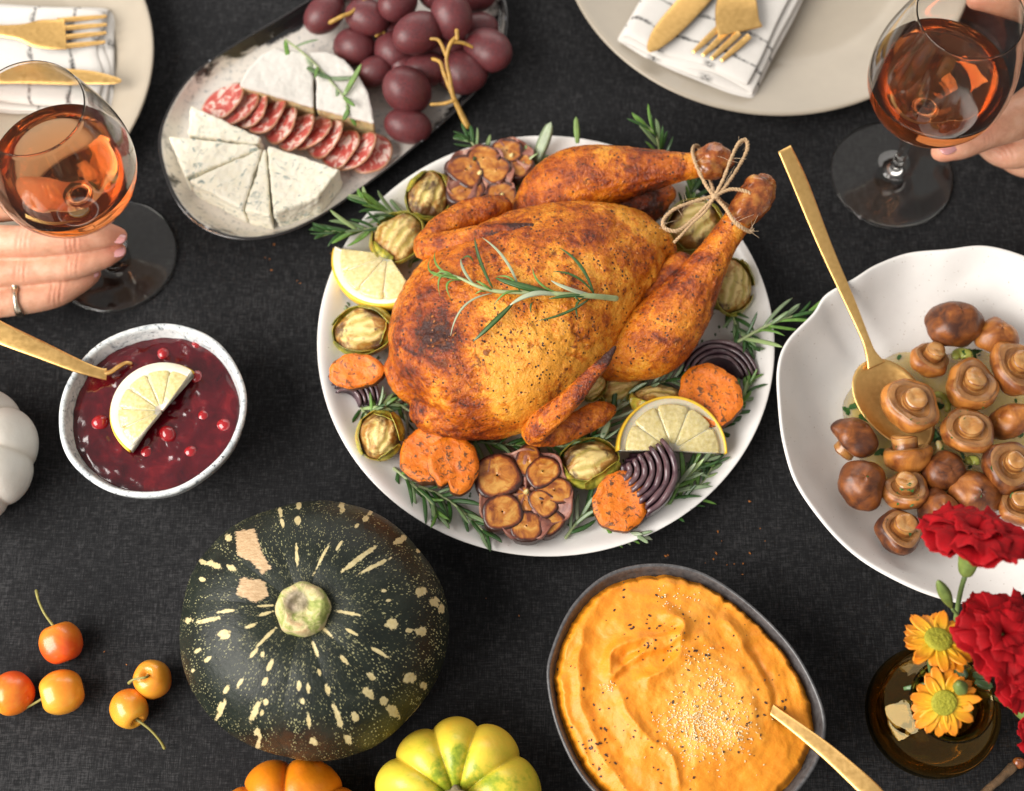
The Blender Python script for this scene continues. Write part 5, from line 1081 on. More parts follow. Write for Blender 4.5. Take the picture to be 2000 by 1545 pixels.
mushroom('dark red-brown mushroom cap half hidden by the red carnation', 1836, 998, 44, .034, up_(0, 0), 16, 1.0, .3)
mushroom('upturned mushroom with a knobbly stem at the lower end of the heap', 1754, 1042, 47, .034, dn(-.15, -.3), 17, 1.0, 1.2, .46)
mushroom('upturned mushroom at the frame edge beside the carnation', 1990, 992, 42, .034, dn(.1, -.25), 18, 1.0, 1.2, .44)
# onion scraps between the mushrooms
def scrap(label, px, py, a0, sweep, r, w, z, mat='onion_bit'):
    C = Q(px, py, z); m = M_(px, py, z); P = [C+Vector((math.cos(math.radians(a0+sweep*i/8))*r*m, math.sin(math.radians(a0+sweep*i/8))*r*m, .001*math.sin(i))) for i in range(9)]
    V, F = tube(P, [(w*m*(.5+.5*math.sin(math.pi*(i+1)/10)), .0016) for i in range(9)], 8, 3, (0, 0, 1)); return tag(ob('onion_scrap', V, F, MT[mat], org=P[4]), label, 'onion', 'onion scraps')
scrap('curved onion strip at the spoon tip', 1805, 875, -100, 120, 30, 9, .030)
scrap('yellow onion piece between the big cap and the central mushroom', 1880, 704, 20, 140, 16, 12, .030, 'green_onion')
scrap('translucent onion piece beside the pale upturned mushroom', 1900, 910, 30, 120, 12, 11, .030, 'green_onion')
scrap('onion strip under the spoon rim', 1832, 790, 110, -150, 20, 8, .028, 'green_onion')
scrap('onion sliver between the two lowest mushrooms', 1812, 968, 70, 150, 14, 8, .026)
bpy.context.view_layer.update()
spots = [(1778, 592, 6, 4), (1768, 600, 4, 2), (1765, 662, 4, 3), (1640, 692, 5, 2), (1678, 724, 7, 5), (1870, 612, 6, 4), (1876, 634, 7, 5), (1888, 640, 4, 2), (1910, 650, 6, 5), (1890, 700, 14, 16), (1906, 706, 8, 6), (1776, 803, 4, 2), (1794, 814, 7, 5), (1822, 850, 12, 18), (1806, 874, 6, 6), (1890, 838, 6, 7), (1880, 812, 7, 4), (1858, 845, 8, 8), (1750, 905, 4, 2), (1770, 946, 9, 8), (1755, 970, 8, 7), (1778, 985, 8, 6), (1738, 1015, 4, 3), (1780, 1048, 8, 6), (1830, 1010, 8, 6), (1905, 968, 5, 4), (1925, 950, 3, 2), (1875, 898, 12, 8), (1628, 1014, 4, 2), (1630, 976, 2, 1), (1615, 868, 2, 1), (1685, 816, 6, 6), (1600, 930, 2, 1), (1960, 800, 5, 4), (1990, 850, 5, 4), (1940, 905, 8, 6), (1920, 790, 6, 4), (1975, 960, 6, 5), (1700, 640, 2, 1)]+[(rng.uniform(1650, 1990), rng.uniform(600, 1050), 3, 1) for _ in range(46)]
V = []; F = []
for x, y, s, n_ in spots:
    for _ in range(int(n_*1.5)+1):
        h = hit(rng.gauss(x, s*.8), rng.gauss(y, s*.8))
        if h is None or h[2].name.split('.')[0] in ('tablecloth',): continue
        Mx = frame(h[1], rng.random()*6.28).to_3x3(); b = len(V); sz = rng.uniform(.0010, .0028); k = 6; tiltv = Vector((rng.uniform(-.4, .4), rng.uniform(-.4, .4), 0))
        for zz in (0, .00025):
            for j in range(k): a = 2*math.pi*j/k; q = sz*rng.uniform(.5, 1.1); V.append(h[0]+Mx @ Vector((q*math.cos(a)*1.5, q*math.sin(a)*.8, .0004+zz+q*(math.cos(a)*tiltv.x+math.sin(a)*tiltv.y)+abs(q)*.3)))
        F += [tuple(b+k+j for j in range(k)), tuple(b+k-1-j for j in range(k))]+[(b+j, b+(j+1) % k, b+k+(j+1) % k, b+k+j) for j in range(k)]
ps = ob('chopped_parsley', V, F, MT['parsley_green'], smooth=False); tag(ps, 'chopped parsley scattered over the mushrooms and the white bowl', 'parsley'); stuff(ps)
# ---------------------------------------------------------------- squashes
def npx(A):
    d = A-np.array(CAM); k = d @ np.array(FWD); return 1000+d[:, 0]/k*FOC, 772.5-(d @ np.array(UPV))/k*FOC
def gourd_mesh(c, prof_, na, lobes, amp, sharp, seed, squash=None):
    P = prof_; V = []; arc = []; gr = []; tot = len(P)
    for i, (r, z) in enumerate(P):
        for j in range(na):
            a = 2*math.pi*j/na; aw = a+.10*math.sin(2*a+seed)+.06*math.sin(3*a+2*seed); s = abs(math.sin(lobes*aw/2)); l = 1-s**sharp; w = sstep(.0, .25*max(q[0] for q in P), r)                  # l = 1 in a groove
            irr = 1+.02*math.sin(2*a+seed)+.015*math.sin(3*a+seed*3)
            rr = r*irr*(1-amp*l*w)*(squash(a) if squash else 1); zz = z*(1-amp*.75*l*w*sstep(.2, .9, z/P[0][1] if False else z/max(p[1] for p in P)))
            V.append((rr*math.cos(a), rr*math.sin(a), zz)); arc.append(i/(tot-1)); gr.append(l**3)
    F = []
    for i in range(tot-1):
        for j in range(na): k = (j+1) % na; F.append((i*na+j, (i+1)*na+j, (i+1)*na+k, i*na+k))
    F.append(tuple(range(na))[::-1]); F.append(tuple((tot-1)*na+j for j in range(na))); return V, F, arc, gr
# dark green squash
KC = Q(614, 1226, .050); KR = 257*M_(614, 1226, .050)
kp = prof([(.02, .098), (.10, .0985), (.22, .1020), (.42, .1035), (.62, .0985), (.80, .0885), (.93, .0735), (1.0, .0545), (.965, .034), (.84, .0145), (.6, .003), (.3, .001), (.03, .003)], 16)
kp = [(r*KR, z) for r, z in kp]
V, F, arc, gr = gourd_mesh(KC, kp, 420, 10, .008, .8, 2, lambda a: 1+.012*math.cos(3*a+1.2)+.010*math.cos(5*a))
KG = thing('green_squash', 'large dark green squash with cream flecks and a cut stalk', 'squash', (KC.x, KC.y, 0))
ks = ob('rind', [(v[0]+KC.x, v[1]+KC.y, v[2]) for v in V], F, MT['kabocha'], KG, org=(KC.x, KC.y, 0))
A = np.array(V)+np.array((KC.x, KC.y, 0)); A[:, 2] += .0006*np.sin(A[:, 0]*180)*np.cos(A[:, 1]*160); X, Y = npx(A); X = (X-330)*2.76; Y = (Y-940)*2.76
top = np.array(arc) < .66
mk_ = [(690,400,140,10),(825,410,170,10),(920,345,50,6),(1020,420,220,18),(1110,455,180,14),(1250,315,70,25),(245,450,70,28),(335,465,55,22),(185,435,45,16),(205,750,120,20),(315,700,90,12),(110,750,50,22),(285,820,70,22),(305,838,40,16),(440,780,70,16),(535,830,130,10),(520,712,70,8),(515,670,80,6),(455,930,55,14),(545,990,65,16),(515,1080,45,18),(380,1090,60,18),(305,1130,60,24),(285,1215,60,25),(465,1240,130,28),(520,1190,35,18),(500,1248,30,16),(475,1350,35,26),(155,915,40,16),(210,960,35,14),(130,1020,25,12),(790,910,80,12),(945,965,70,16),(850,810,90,12),(985,812,80,8),(960,710,130,10),(1140,925,100,14),(1205,770,60,45),(1295,805,30,18),(1360,810,45,38),(1355,595,55,45),(1430,650,45,40),(1470,690,30,45),(1090,1050,45,22),(700,1100,50,14),(750,1120,50,12),(855,1120,60,22),(755,1290,80,16),(910,1270,140,22),(1075,1140,80,35),(1160,1185,50,35),(1300,1060,70,55),(1210,1240,90,45),(1370,1100,40,30),(1000,1265,50,25),(780,1400,50,35),(965,1390,45,30),(720,1185,30,14),(700,130,45,20),(600,165,50,14),(610,220,45,10),(695,210,40,25),(755,82,35,14),(930,130,35,25),(935,155,25,18),(1060,200,35,20),(1085,170,35,14),(1015,238,25,14),(1345,375,25,18),(1380,378,28,22),(320,305,35,30),(180,528,35,14),(505,932,30,20),(810,1030,30,10),(1160,590,25,8),(1185,642,25,8),(480,1420,110,14),(270,1260,60,14)]
mark = np.zeros(len(X))
for x, y, ln, wd in mk_:
    d = np.array((x-700, y-660), float); d /= np.linalg.norm(d)+1e-6; u = (X-x)*d[0]+(Y-y)*d[1]; v = -(X-x)*d[1]+(Y-y)*d[0]
    q = np.sqrt((u/(ln*.5+4))**2+(v/(wd*.5+4))**2); mark = np.maximum(mark, np.clip(1.15-.65*q, 0, 1))
# the hidden far side carries blotches of its own
rgk = random.Random(4)
for _ in range(40):
    a = rgk.uniform(0, 6.28); zc = rgk.uniform(.01, .05); p = np.array((KC.x+math.cos(a)*KR*.97, KC.y+math.sin(a)*KR*.97, zc)); dd = np.sqrt((((A-p)/np.array((.004, .004, .007)))**2).sum(1)); mark = np.maximum(mark, np.where(top & (A[:, 2] > .05), 0, np.clip(1.15-.65*dd, 0, 1)))
mark = np.where(np.array(arc) < .7, mark, mark*.6)
def inpoly(P):
    P = np.array(P, float); ins = np.zeros(len(X), bool); dm = np.full(len(X), 1e9)
    for i in range(len(P)):
        a, b = P[i], P[(i+1) % len(P)]; c = ((a[1] > Y) != (b[1] > Y)) & (X < (b[0]-a[0])*(Y-a[1])/(b[1]-a[1]+1e-9)+a[0]); ins ^= c
        ab = b-a; t = np.clip(((X-a[0])*ab[0]+(Y-a[1])*ab[1])/(ab @ ab), 0, 1); dm = np.minimum(dm, np.hypot(X-a[0]-t*ab[0], Y-a[1]-t*ab[1]))
    return np.clip(.5+np.where(ins, dm, -dm)/36, 0, 1)
scrape = np.maximum(inpoly([(358, 268), (460, 258), (495, 370), (548, 470), (505, 500), (440, 430), (372, 400)]), inpoly([(385, 520), (515, 535), (535, 620), (470, 652), (362, 612)]))*top
rust = np.exp(-(((X-640)/260)**2+((Y-1410)/90)**2))*top
for nm, dat in (('arc', arc), ('mark', mark.tolist()), ('scrape', scrape.tolist()), ('rust', rust.tolist())): at = ks.data.attributes.new(nm, 'FLOAT', 'POINT'); at.data.foreach_set('value', [float(q) for q in dat])
st = Vector((KC.x, KC.y, 0)); sr = 53*M_(583, 1178, .107)
sp_l = prof([(.95, .095), (1.02, .099), (1.0, .104), (.93, .1085), (.75, .111), (.5, .1105), (.3, .1085), (.05, .1100)], 6)
V, F = lathe([(r*sr, z) for r, z in sp_l], 72, st, lambda a, r, z: (r*(1+.02*math.sin(5*a)+.02*math.sin(8*a+1)), z+.0014*fz((r*math.cos(a), r*math.sin(a), z), 220, 4, 3)))
so2 = ob('stalk', V, F, MT['kstem'], KG); vattr(so2.data, 'scar', lambda p: sstep(.011, .003, math.hypot(p.x+.003, p.y-.003)))
def small_squash(name, label, c, r, z, h, lobes, amp, mat, seed, stalk=True, sharp=.7, tilt=(0, 0, 1)):
    C = Q(c[0], c[1], z); Rr = r*M_(c[0], c[1], z); P = [(a*Rr, b*h) for a, b in prof([(.03, .80), (.12, .82), (.25, .93), (.45, 1.0), (.68, .97), (.88, .80), (.99, .56), (.97, .33), (.82, .12), (.5, .0), (.2, .03), (.03, .05)], 9)]
    T = thing(name, label, 'pumpkin', (C.x, C.y, 0)); V, F, arc, gr = gourd_mesh(C, P, 240, lobes, amp, sharp, seed); o = ob('rind', [(v[0]+C.x, v[1]+C.y, v[2]) for v in V], F, MT[mat], T, org=(C.x, C.y, 0))
    for nm, dat in (('arc', arc), ('groove', gr)): at = o.data.attributes.new(nm, 'FLOAT', 'POINT'); at.data.foreach_set('value', dat)
    if stalk:
        V, F = lathe([(Rr*.16, h*.78), (Rr*.13, h*.86), (Rr*.10, h*1.0), (Rr*.11, h*1.1), (Rr*.08, h*1.12), (Rr*.02, h*1.1)], 40, (C.x, C.y, 0), lambda a, rr, zz: (rr*(1+.18*math.sin(5*a)), zz)); ob('stalk', V, F, MT['dry_stalk'], T)
    return T
small_squash('small_pumpkin', 'small yellow and green ribbed pumpkin below the mash bowl', (893, 1566), 166, .032, .062, 10, .115, 'yellow_green_squash', 1.2, True, .55)
small_squash('small_pumpkin', 'small bright orange pumpkin below the dark green squash', (566, 1628), 150, .026, .050, 8, .14, 'orange_squash', .75, True, .5)
small_squash('white_pumpkin', 'white ribbed pumpkin below the cranberry bowl spoon', (-78, 886), 146, .032, .062, 9, .085, 'white_squash', 2.0, True, .6)

# ---------------------------------------------------------------- crab apples
def apple(label, px, py, r, axis, stalk, seed, blush=.0):
    m = M_(px, py, .012); Rr = r*m; C = Q(px, py, Rr*.98); T = thing('crab_apple', label, 'crab apple', (C.x, C.y, 0), 'crab apples on the cloth'); Mx = frame(axis).to_3x3()
    P = prof([(.02, .70), (.10, .72), (.22, .84), (.42, .93), (.72, .78), (.95, .38), (1.0, -.05), (.90, -.48), (.66, -.80), (.38, -.93), (.16, -.90), (.03, -.86)], 6)
    V, F = lathe(P, 48, (0, 0, 0), lambda a, q, z: (q*(1+.025*math.sin(2*a+seed)+.015*math.sin(5*a+seed)), z)); bl = [blush+.5*sstep(-1, 1, v[1]*.3-v[2]*.8+.3*math.sin(seed)) for v in V]
    o = ob('fruit', [C+Mx @ (Vector(v)*Rr) for v in V], F, MT['crabapple'], T); at = o.data.attributes.new('blush', 'FLOAT', 'POINT'); at.data.foreach_set('value', bl)
    V, F = lathe([(.16, -.86), (.17, -.95), (.12, -1.0), (.05, -.96)], 20, (0, 0, 0), lambda a, q, z: (q*(1+.35*math.sin(5*a)), z)); ob('calyx', [C+Mx @ (Vector(v)*Rr) for v in V], F, MT['dark_calyx'], T)
    if stalk:
        b = C+Mx @ (Vector((0, 0, .70))*Rr); P3 = [b]+[Q(*s) for s in stalk]; V, F = tube(P3, [.0010]+[.0008]*(len(P3)-2)+[.0011], 8, 6); ob('stalk', V, F, MT['apple_stalk'], T)
apple('reddish crab apple with a long stalk pointing away from the viewer', 119, 1256, 40, (-.35, .9, .25), [(88, 1200, .018), (76, 1175, .016), (71, 1154, .014)], 1, .45)
apple('yellow crab apple touching the stalk of its neighbour, below the red one', 121, 1352, 43, (-.9, -.3, .25), [(60, 1378, .013), (32, 1391, .010)], 2, -.1)
apple('orange crab apple cut off by the picture edge', 24, 1354, 41, (-.6, -.7, .4), None, 3, .2)
apple('crab apple with its stalk dimple facing up, nearest the green squash', 298, 1327, 37, (-.15, .12, 1), [(285, 1323, .030), (262, 1327, .028), (252, 1334, .024)], 4, .1)
apple('yellow crab apple with a stalk pointing towards the viewer', 252, 1384, 37, (.6, -.75, .25), [(292, 1424, .012), (312, 1446, .008), (321, 1461, .004)], 5, -.1)

# ---------------------------------------------------------------- wine glasses
def wineglass(label, wl, px, py, lean):
    C = Q(px, py, 0); T = thing('wine_glass', label, 'wine glass', C, 'rose wine glasses'); sh = Matrix.Identity(3)
    out = prof([(0.002, 0.0006), (0.042, 0.0004), (0.0445, 0.0012), (0.044, 0.0022), (0.036, 0.003), (0.018, 0.0044), (0.008, 0.008), (0.0046, 0.016), (0.0038, 0.036), (0.0042, 0.066), (0.0075, 0.078), (0.02, 0.085), (0.035, 0.0975), (0.0442, 0.114), (0.0472, 0.13), (0.046, 0.15), (0.0405, 0.174), (0.0338, 0.1965)], 6)
    inn = prof([(.0337, .1975), (.0334, .1968), (.0400, .174), (.0454, .15), (.0466, .13), (.0436, .1142), (.0344, .0978), (.0196, .0860), (.006, .0818), (.0015, .0814)], 6)
    V, F = lathe(out+inn, 96, C); ob('glass', V, F, MT['clear_glass'], T, org=C)
    wi = prof([(.0015, .0812), (.0062, .0816), (.0199, .0857), (.0347, .0975), (.0439, .1139), (.0467, .1275)], 6)+[(.0468, .1292), (.0462, .1289), (.044, .1287), (.03, .1286), (.01, .1286), (.001, .1286)]
    V, F = lathe(wi, 96, C); w = ob('rose_wine', V, F, MT['rose_wine'], org=C+Vector((0, 0, .0826))); tag(w, wl, 'wine', 'rose wine')
wineglass('wine glass of rose wine held by the hand with a ring', 'pale orange rose wine in the glass held by the ringed hand', 224, 500, 0)
wineglass('wine glass of rose wine held by the hand above the mushroom bowl', 'orange rose wine in the glass above the mushroom bowl', 1741, 342, 0)

# ---------------------------------------------------------------- hands
def hand(label, fingers, blobs_, nails, knuckles, AX):
    AX = Vector(AX).normalized()
    T = thing('person', label, 'hand', Q(*fingers[0][0][:3]))
    parts = [ptube(f, 18, 5) for f in fingers]+[ptube(b, 22, 5) for b in blobs_]
    me = remesh(parts, .0012, 3); KN = [(Q(*k[:3]), k[3]*.00034) for k in knuckles]
    displace(me, lambda p, q: .0004*fz(p, 120, 2, 3)+sum(.0006*math.exp(-((p-c).length/(r*.6))**2)-math.exp(-((p-c).length/(r*.75))**2)*.0007*sum(math.exp(-(((p-c).dot(AX)-o_)/.0007)**2) for o_ in (-.0035, -.0008, .0022)) for c, r in KN))
    tips = [Q(*f[-1][:3]) for f in fingers]; vattr(me, 'flush', lambda p: min(.75, sum(.55*math.exp(-((p-t).length/.014)**2) for t in tips)+sum(.35*math.exp(-((p-c).length/(r*.9))**2) for c, r in KN)))
    o = obm('hand', me, MT['skin'], T)
    for (x, y, z, rx, ry, rot, nrm) in nails:
        m = M_(x, y, z); C = Q(x, y, z); Mx = frame(nrm, math.radians(rot)).to_3x3(); V = []; F = []; na, nr = 24, 6
        for s in (0, 1):
            for i in range(nr+1):
                for j in range(na): a = 2*math.pi*j/na; q = i/nr; ca, sa = math.cos(a), math.sin(a); sx = math.copysign(abs(ca)**.75, ca)*q; sy = math.copysign(abs(sa)**.75, sa)*q; V.append(C+Mx @ Vector((sx*rx*m, sy*ry*m, (-.55*sy*sy*ry-.15*sx*sx*rx)*m-(.0006 if s else 0))))
        b = (nr+1)*na
        for s in (0, 1):
            for i in range(nr):
                for j in range(na): k = (j+1) % na; f = (s*b+i*na+j, s*b+(i+1)*na+j, s*b+(i+1)*na+k, s*b+i*na+k); F.append(f if s == 0 else f[::-1])
        for j in range(na): k = (j+1) % na; F.append((nr*na+j, b+nr*na+j, b+nr*na+k, nr*na+k))
        ob('fingernail', V, F, MT['nail'], T)
    return T
lh = hand('left-side hand wearing a ring, fingers wrapped around the wine glass stem', [
    [(-150, 462, .062, 46), (-40, 470, .062, 34), (60, 471, .062, 31), (140, 464, .060, 31), (200, 459, .056, 26), (230, 461, .050, 19)],
    [(-150, 535, .050, 44), (-40, 532, .049, 33), (60, 527, .047, 29), (140, 517, .045, 29), (198, 502, .042, 24), (229, 490, .040, 18)],
    [(-150, 598, .038, 40), (-40, 594, .036, 32), (50, 586, .034, 28), (110, 572, .032, 28), (158, 549, .030, 22), (181, 535, .028, 17)],
    [(-160, 625, .030, 38), (-70, 612, .026, 30), (0, 590, .022, 26), (60, 570, .018, 22), (95, 556, .016, 16)],
    [(-170, 430, .070, 46), (-60, 405, .066, 38), (40, 398, .060, 33), (110, 402, .056, 28), (150, 410, .052, 20)]],
    [[(-420, 590, .080, 92), (-300, 560, .066, 98), (-200, 525, .055, 118), (-150, 520, .050, 100)], [(-900, 720, .10, 130), (-640, 650, .10, 100), (-420, 590, .080, 90)]],
    [(231, 460, .0565, 15, 13, -2, (.15, .25, 1)), (230, 488, .0462, 14, 12, 18, (.2, .15, 1)), (182, 532, .0335, 11, 9, 30, (.25, .2, 1))], [(140, 466, .070, 40), (140, 512, .059, 38), (110, 572, .041, 34), (45, 472, .071, 36), (40, 530, .057, 34)], (1, -.1, -.1))
# ring: band around the ring finger
a_ = Q(20, 589, .0345); b_ = Q(70, 583, .034); ax = (b_-a_).normalized(); C = Q(38, 587, .0343); rr = 31.5*M_(38, 585, .035); sd = ax.cross(Vector((0, 0, 1))).normalized(); uu = sd.cross(ax); RSr = []
for i in range(64):
    g = 2*math.pi*i/64; d = sd*math.cos(g)+uu*math.sin(g); c = C+d*rr*(1+.02*math.sin(6*g)); w = .0021+.0006*math.sin(3*g+1); RSr.append([c+ax*(w*math.cos(h))+d*(.0010*math.sin(h)) for h in [2*math.pi*k/10 for k in range(10)]])
V, F = rings(RSr+[RSr[0]], False, False); rg_ = ob('ring', V, F, MT['ringmetal'], lh)
V, F = ball(C+uu*rr*1.0+sd*rr*-.55, (.0024, .0018, .0016), 16, 10); ob('setting', V, F, MT['ringmetal'], rg_)
hand('hand reaching in above the mushroom bowl, thumb along the wine glass', [
    [(2150, 110, .050, 62), (2060, 185, .060, 52), (1985, 232, .064, 42), (1925, 258, .064, 35), (1875, 280, .062, 32), (1842, 294, .058, 24)],
    [(2160, 215, .040, 48), (2070, 270, .042, 40), (1990, 296, .040, 33), (1955, 298, .036, 28), (1925, 278, .034, 24), (1898, 250, .034, 20)],
    [(2170, 250, .028, 46), (2080, 300, .026, 38), (2010, 318, .024, 30), (1970, 306, .022, 25), (1935, 280, .020, 22)],
    [(2180, 280, .016, 40), (2100, 320, .015, 32), (2040, 330, .014, 26), (1995, 318, .014, 22)],
    [(2120, 60, .075, 46), (2040, 30, .085, 36), (1985, 10, .090, 30), (1940, 0, .090, 26), (1905, 0, .088, 18)]],
    [[(2110, 140, .055, 90), (2200, 150, .050, 118), (2320, 120, .060, 105), (2420, 90, .075, 90)], [(2420, 90, .075, 90), (2680, 0, .10, 105), (2950, -80, .11, 120)], [(2060, 110, .070, 60), (2110, 190, .055, 70)]],
    [(1853, 284, .0700, 19, 14, 28, (-.1, .15, 1))], [(1925, 258, .074, 38), (1960, 298, .045, 34)], (-.85, -.45, 0))

# ---------------------------------------------------------------- vase and flowers
VC = Q(1824, 1388, .030); VC.z = 0; vs = 128*M_(1824, 1388, .03)/.0445
VA = thing('vase', 'squat amber glass vase holding carnations and daisies', 'vase', VC)
out = prof([(.002, .0006), (.026, .0005), (.037, .005), (.0435, .017), (.0445, .030), (.0405, .043), (.031, .0515), (.0235, .0560), (.0225, .0610), (.0250, .0670), (.0275, .0700)], 6); inn = prof([(.0265, .0706), (.0235, .0672), (.0205, .0610), (.0215, .0545), (.029, .0485), (.038, .0410), (.0418, .030), (.0405, .018), (.034, .0075), (.024, .0045), (.002, .0045)], 6)
V, F = lathe([(r*vs, z) for r, z in out+inn], 96, VC); ob('vase_body', V, F, MT['amber_glass'], VA, org=VC)
wi = prof([(.002, .0044), (.024, .0044), (.0342, .0074), (.0407, .018), (.042, .030)], 5)+[(.0416, .0335), (.039, .0333), (.002, .0333)]
MOUTH = VC+Vector((0, 0, .064))
def stem_to(parent, p, nrm, foot, r=.0013, name='stem'):
    nrm = Vector(nrm).normalized(); L = [p-nrm*.002, p-nrm*.018, (p-nrm*.03+MOUTH)/2+Vector((0, 0, -.004)), MOUTH+Vector((foot[0], foot[1], 0)), VC+Vector((-foot[0]*1.6, -foot[1]*1.6, .010))]
    V, F = tube(L, [r, r, r*.95, r*.95, r*.9], 8, 6); ob(name, V, F, MT['flower_stem'], parent)
def daisy(label, px, py, z, nrm, r, seed, foot):
    C = Q(px, py, z); m = M_(px, py, z); Rr = r*m; rgd = random.Random(seed); T = thing('daisy', label, 'daisy', C, 'orange daisies'); Mx = frame(nrm).to_3x3()
    for ring_ in (0, 1):
        n_ = 11
        for k in range(n_):
            a = 2*math.pi*(k+.5*ring_)/n_+rgd.uniform(-.12, .12); ln = Rr*rgd.uniform(.86, 1.05)*(1-.05*ring_); w = Rr*rgd.uniform(.15, .19); droop = rgd.uniform(-.10, .16)-.06*ring_; nu, nv = 6, 10; V = []; F = []; tp = []
            Rz = Mx @ Matrix.Rotation(a, 3, 'Z'); tw = rgd.uniform(-.25, .25)
            for s in (0, 1):
                for i in range(nv+1):
                    v = i/nv
                    for j in range(nu+1):
                        u = -1+2*j/nu; wd = w*(math.sin(math.pi*min(1, .15+.80*v))**.6)*(1 if v < .85 else math.sqrt(max(0, 1-((v-.85)/.15)**2))*.85+.15); x = Rr*.26+(ln-Rr*.26)*v*(1-.04*abs(u)*(v > .9)); zz = -droop*ln*v*v+.10*w*(u*u)*3*(1-v)-ring_*.0008+tw*u*wd*v-.0004*s+.00025*math.cos(u*9)
                        V.append(C+Rz @ Vector((x, u*wd, zz))); tp.append(v)
            q = nu+1; b = (nv+1)*q
            for i in range(nv):
                for j in range(nu): e = i*q+j; F.append((e, e+q, e+q+1, e+1)); F.append((b+e, b+e+1, b+e+q+1, b+e+q))
            per = list(range(q))+[i*q+nu for i in range(1, nv+1)]+[nv*q+j for j in range(nu-1, -1, -1)]+[i*q for i in range(nv-1, 0, -1)]
            for g in range(len(per)): p0, p1 = per[g], per[(g+1) % len(per)]; F.append((p0, p1, b+p1, b+p0))
            o = ob('petal', V, F, MT['daisy'], T); at = o.data.attributes.new('tip', 'FLOAT', 'POINT'); at.data.foreach_set('value', tp)
    V, F = lathe([(r_*Rr, z_*Rr) for r_, z_ in prof([(.35, -.03), (.355, .04), (.32, .09), (.22, .115), (.1, .12), (.01, .12)], 4)], 40, (0, 0, 0)); V = [C+Mx @ (Vector(v)+Vector((0, 0, .0006*nz(v, 900)))) for v in V]; ob('disc', V, F, MT['disc'], T)
    V, F = lathe([(.02*Rr, -.22*Rr), (.2*Rr, -.18*Rr), (.30*Rr, -.05*Rr), (.1*Rr, -.02*Rr)], 20, (0, 0, 0)); ob('calyx', [C+Mx @ Vector(v) for v in V], F, MT['flower_green'], T)
    stem_to(T, C-(Mx @ Vector((0, 0, Rr*.18))), nrm, foot)
daisy('orange daisy whose petals spread flat, next to the large red carnation', 1832, 1250, .112, (.02, .45, 1), 76, 1, (-.006, .004))
daisy('orange daisy tilted towards the viewer over the vase mouth', 1843, 1372, .092, (.02, -.38, .9), 72, 2, (-.004, -.006))
def carnation(label, px, py, z, nrm, r, seed, foot, calyx=True, stem=True):
    C = Q(px, py, z); m = M_(px, py, z); Rr = r*m; rgc = random.Random(seed); T = thing('carnation', label, 'carnation', C, 'red carnations'); Mx = frame(nrm).to_3x3()
    for n_, el, ln, w0, zo in ((6, 3, 1.0, .62, 0), (5, 18, .90, .60, .02), (5, 40, .74, .50, .03), (4, 62, .56, .40, .04), (3, 80, .45, .30, .05)):
        ph = rgc.uniform(0, 6)
        for k in range(n_):
            a = ph+2*math.pi*k/n_+rgc.uniform(-.2, .2); e = math.radians(el+rgc.uniform(-9, 9)); l = Rr*ln*rgc.uniform(.9, 1.08); w = Rr*w0*rgc.uniform(.9, 1.15); nu, nv = 26, 14; V = []; F = []; Rz = Mx @ Matrix.Rotation(a, 3, 'Z'); f1, f2, f3 = rgc.uniform(0, 6), rgc.uniform(0, 6), rgc.uniform(.7, 1.3)
            for s in (0, 1):
                for i in range(nv+1):
                    v = i/nv
                    for j in range(nu+1):
                        u = -1+2*j/nu; wd = w*(.16+.84*v**.75); edge = 1-.13*u*u-(.06*abs(math.sin(u*4.5+f1))+.035*abs(math.sin(u*13+f2)))*(v > .5); lv = l*v*(1-(1-edge)*v*v); ruf = (math.sin(u*3.6*f3+f1)*.11+math.sin(u*7.5+f2)*.03)*l*v**2.2; el_ = e*(1-.75*v*v) if el < 50 else e*(1-.45*v*v)
                        h = lv*math.sin(el_); x = lv*math.cos(el_); V.append(C+Rz @ Vector((x+Rr*.03, u*wd, h+ruf*math.cos(el_)+zo*Rr-.00015*s))+Rz @ Vector((-ruf*math.sin(el_), 0, 0)))
            q = nu+1; b = (nv+1)*q
            for i in range(nv):
                for j in range(nu): g = i*q+j; F.append((g, g+q, g+q+1, g+1)); F.append((b+g, b+g+1, b+g+q+1, b+g+q))
            per = list(range(q))+[i*q+nu for i in range(1, nv+1)]+[nv*q+j for j in range(nu-1, -1, -1)]+[i*q for i in range(nv-1, 0, -1)]
            for g in range(len(per)): p0, p1 = per[g], per[(g+1) % len(per)]; F.append((p0, p1, b+p1, b+p0))
            ob('petal', V, F, MT['carnation'], T)
    V, F = lathe([(r_*Rr, z_*Rr) for r_, z_ in prof([(.05, -.92), (.14, -.84), (.20, -.55), (.23, -.25), (.24, -.02), (.16, .05)], 4)], 24, (0, 0, 0), lambda a, q, z_: (q*(1+.04*math.sin(5*a)), z_)); ob('calyx', [C+Mx @ Vector(v) for v in V], F, MT['flower_green'], T)
    stem_to(T, C-(Mx @ Vector((0, 0, Rr*.88))), nrm, foot, .0015)
carnation('red carnation standing over the white mushroom bowl', 1904, 1050, .150, (.05, .62, .75), 100, 3, (.004, .006))
carnation('large red carnation between the daisy and the picture edge', 1956, 1240, .128, (.15, .12, 1), 95, 4, (.008, .002))
carnation('red carnation drooping at the picture edge below the large one', 1998, 1322, .098, (.35, -.35, .8), 66, 5, (.010, -.002))
carnation('red carnation lowest on the right, mostly outside the picture', 2030, 1412, .075, (.5, -.5, .6), 62, 6, (.010, -.006))
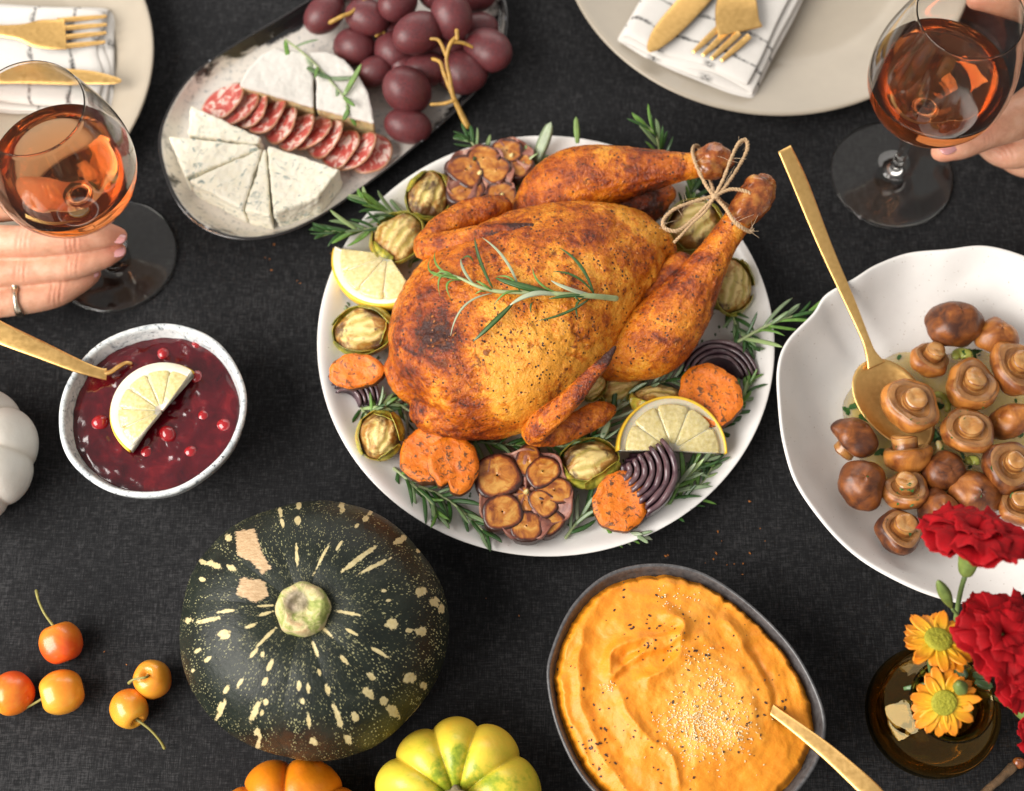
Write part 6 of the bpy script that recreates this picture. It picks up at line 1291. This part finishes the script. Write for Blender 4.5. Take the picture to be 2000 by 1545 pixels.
def bud(label, px, py, z, tip, r, foot):
    C = Q(px, py, z); T_ = Q(*tip); nrm = (T_-C).normalized(); T = thing('flower_bud', label, 'bud', C, 'green buds'); Mx = frame(nrm).to_3x3(); ln = (T_-C).length
    V, F = lathe([(a*r*M_(px, py, z), b*ln) for a, b in prof([(.15, -.05), (.55, .1), (1.0, .42), (.85, .72), (.4, .95), (.03, 1.0)], 5)], 24, (0, 0, 0), lambda a, q, z_: (q*(1+.05*math.sin(5*a)), z_)); ob('bud_head', [C+Mx @ Vector(v) for v in V], F, MT['flower_green'], T); stem_to(T, C, nrm, foot, .0010)
bud('narrow green bud on a thin stalk between the carnation and the daisy', 1858, 1185, .122, (1832, 1134, .140), 12, (.0, .005))
bud('round pale green bud beside the tilted daisy', 1880, 1352, .092, (1872, 1334, .106), 14, (.005, -.004))
for i, (p, q, w) in enumerate([((1765, 1345, .060), (1850, 1330, .072), 12), ((1800, 1310, .062), (1830, 1340, .070), 14), ((1905, 1330, .074), (1945, 1345, .080), 20), ((1900, 1318, .078), (1935, 1322, .082), 18), ((1868, 1300, .078), (1890, 1330, .084), 22)]):
    tag(loose(['narrow green leaf across the vase shoulder', 'green leaf under the flat daisy by the vase mouth', 'green leaf beside the round bud, pointing to the picture edge', 'upper green leaf between the round bud and the carnation', 'dark green leaf between the two daisies'][i], p, q, w, 'rosemary_dark'), ['narrow green leaf across the vase shoulder', 'green leaf under the flat daisy by the vase mouth', 'green leaf beside the round bud, pointing to the picture edge', 'upper green leaf between the round bud and the carnation', 'dark green leaf between the two daisies'][i], 'leaf', 'leaves in the vase')

# ---------------------------------------------------------------- twig at the corner
TWG = thing('twig', 'brown twig with a knobbed end in the corner below the vase', 'twig', Q(1960, 1520, .004))
V, F = ptube([(1860, 1620, .006, 9), (1920, 1552, .007, 8), (1955, 1520, .008, 8), (1978, 1498, .009, 10)], 14, 6); me = mk('t', V, F); displace(me, lambda p, q: .0006*fz(p, 260, 2, 3)); obm('branch', me, MT['twig_bark'], TWG)
V, F = ball(Q(1990, 1490, .010), (.0042, .0036, .0036), 20, 14); me = mk('t', V, F); displace(me, lambda p, q: .0008*fz(p, 260, 2, 3)); obm('knob', me, MT['bone'], TWG)
# ---------------------------------------------------------------- crumbs on the platter and the cloth
bpy.context.view_layer.update()
def reg(r):
    a = r.uniform(0, 6.283); q = r.uniform(.62, .9); p = PLC+Vector((math.cos(a)*PLR*q, math.sin(a)*PLR*q, 0)); return PX(p)
V, F = flakes(70, reg, rng, (.0003, .0010), lambda o_: o_ is platter); cr = ob('herb_crumbs', V, F, MT['parsley_green'], smooth=False); tag(cr, 'tiny herb crumbs scattered on the white platter', 'crumbs'); stuff(cr)
V, F = flakes(26, lambda r: r.choice([(r.gauss(1320, 60), r.gauss(1095, 15)), (r.gauss(1450, 50), r.gauss(1050, 40)), (r.gauss(560, 60), r.gauss(560, 60)), (r.gauss(270, 30), r.gauss(1290, 20)), (r.gauss(950, 60), r.gauss(1180, 60))]), rng, (.0003, .0008), lambda o_: o_.name == 'tablecloth'); cr = ob('bread_crumbs', V, F, MT['spice'], smooth=False); tag(cr, 'few brown crumbs fallen on the dark tablecloth', 'crumbs'); stuff(cr)
bpy.context.view_layer.update()
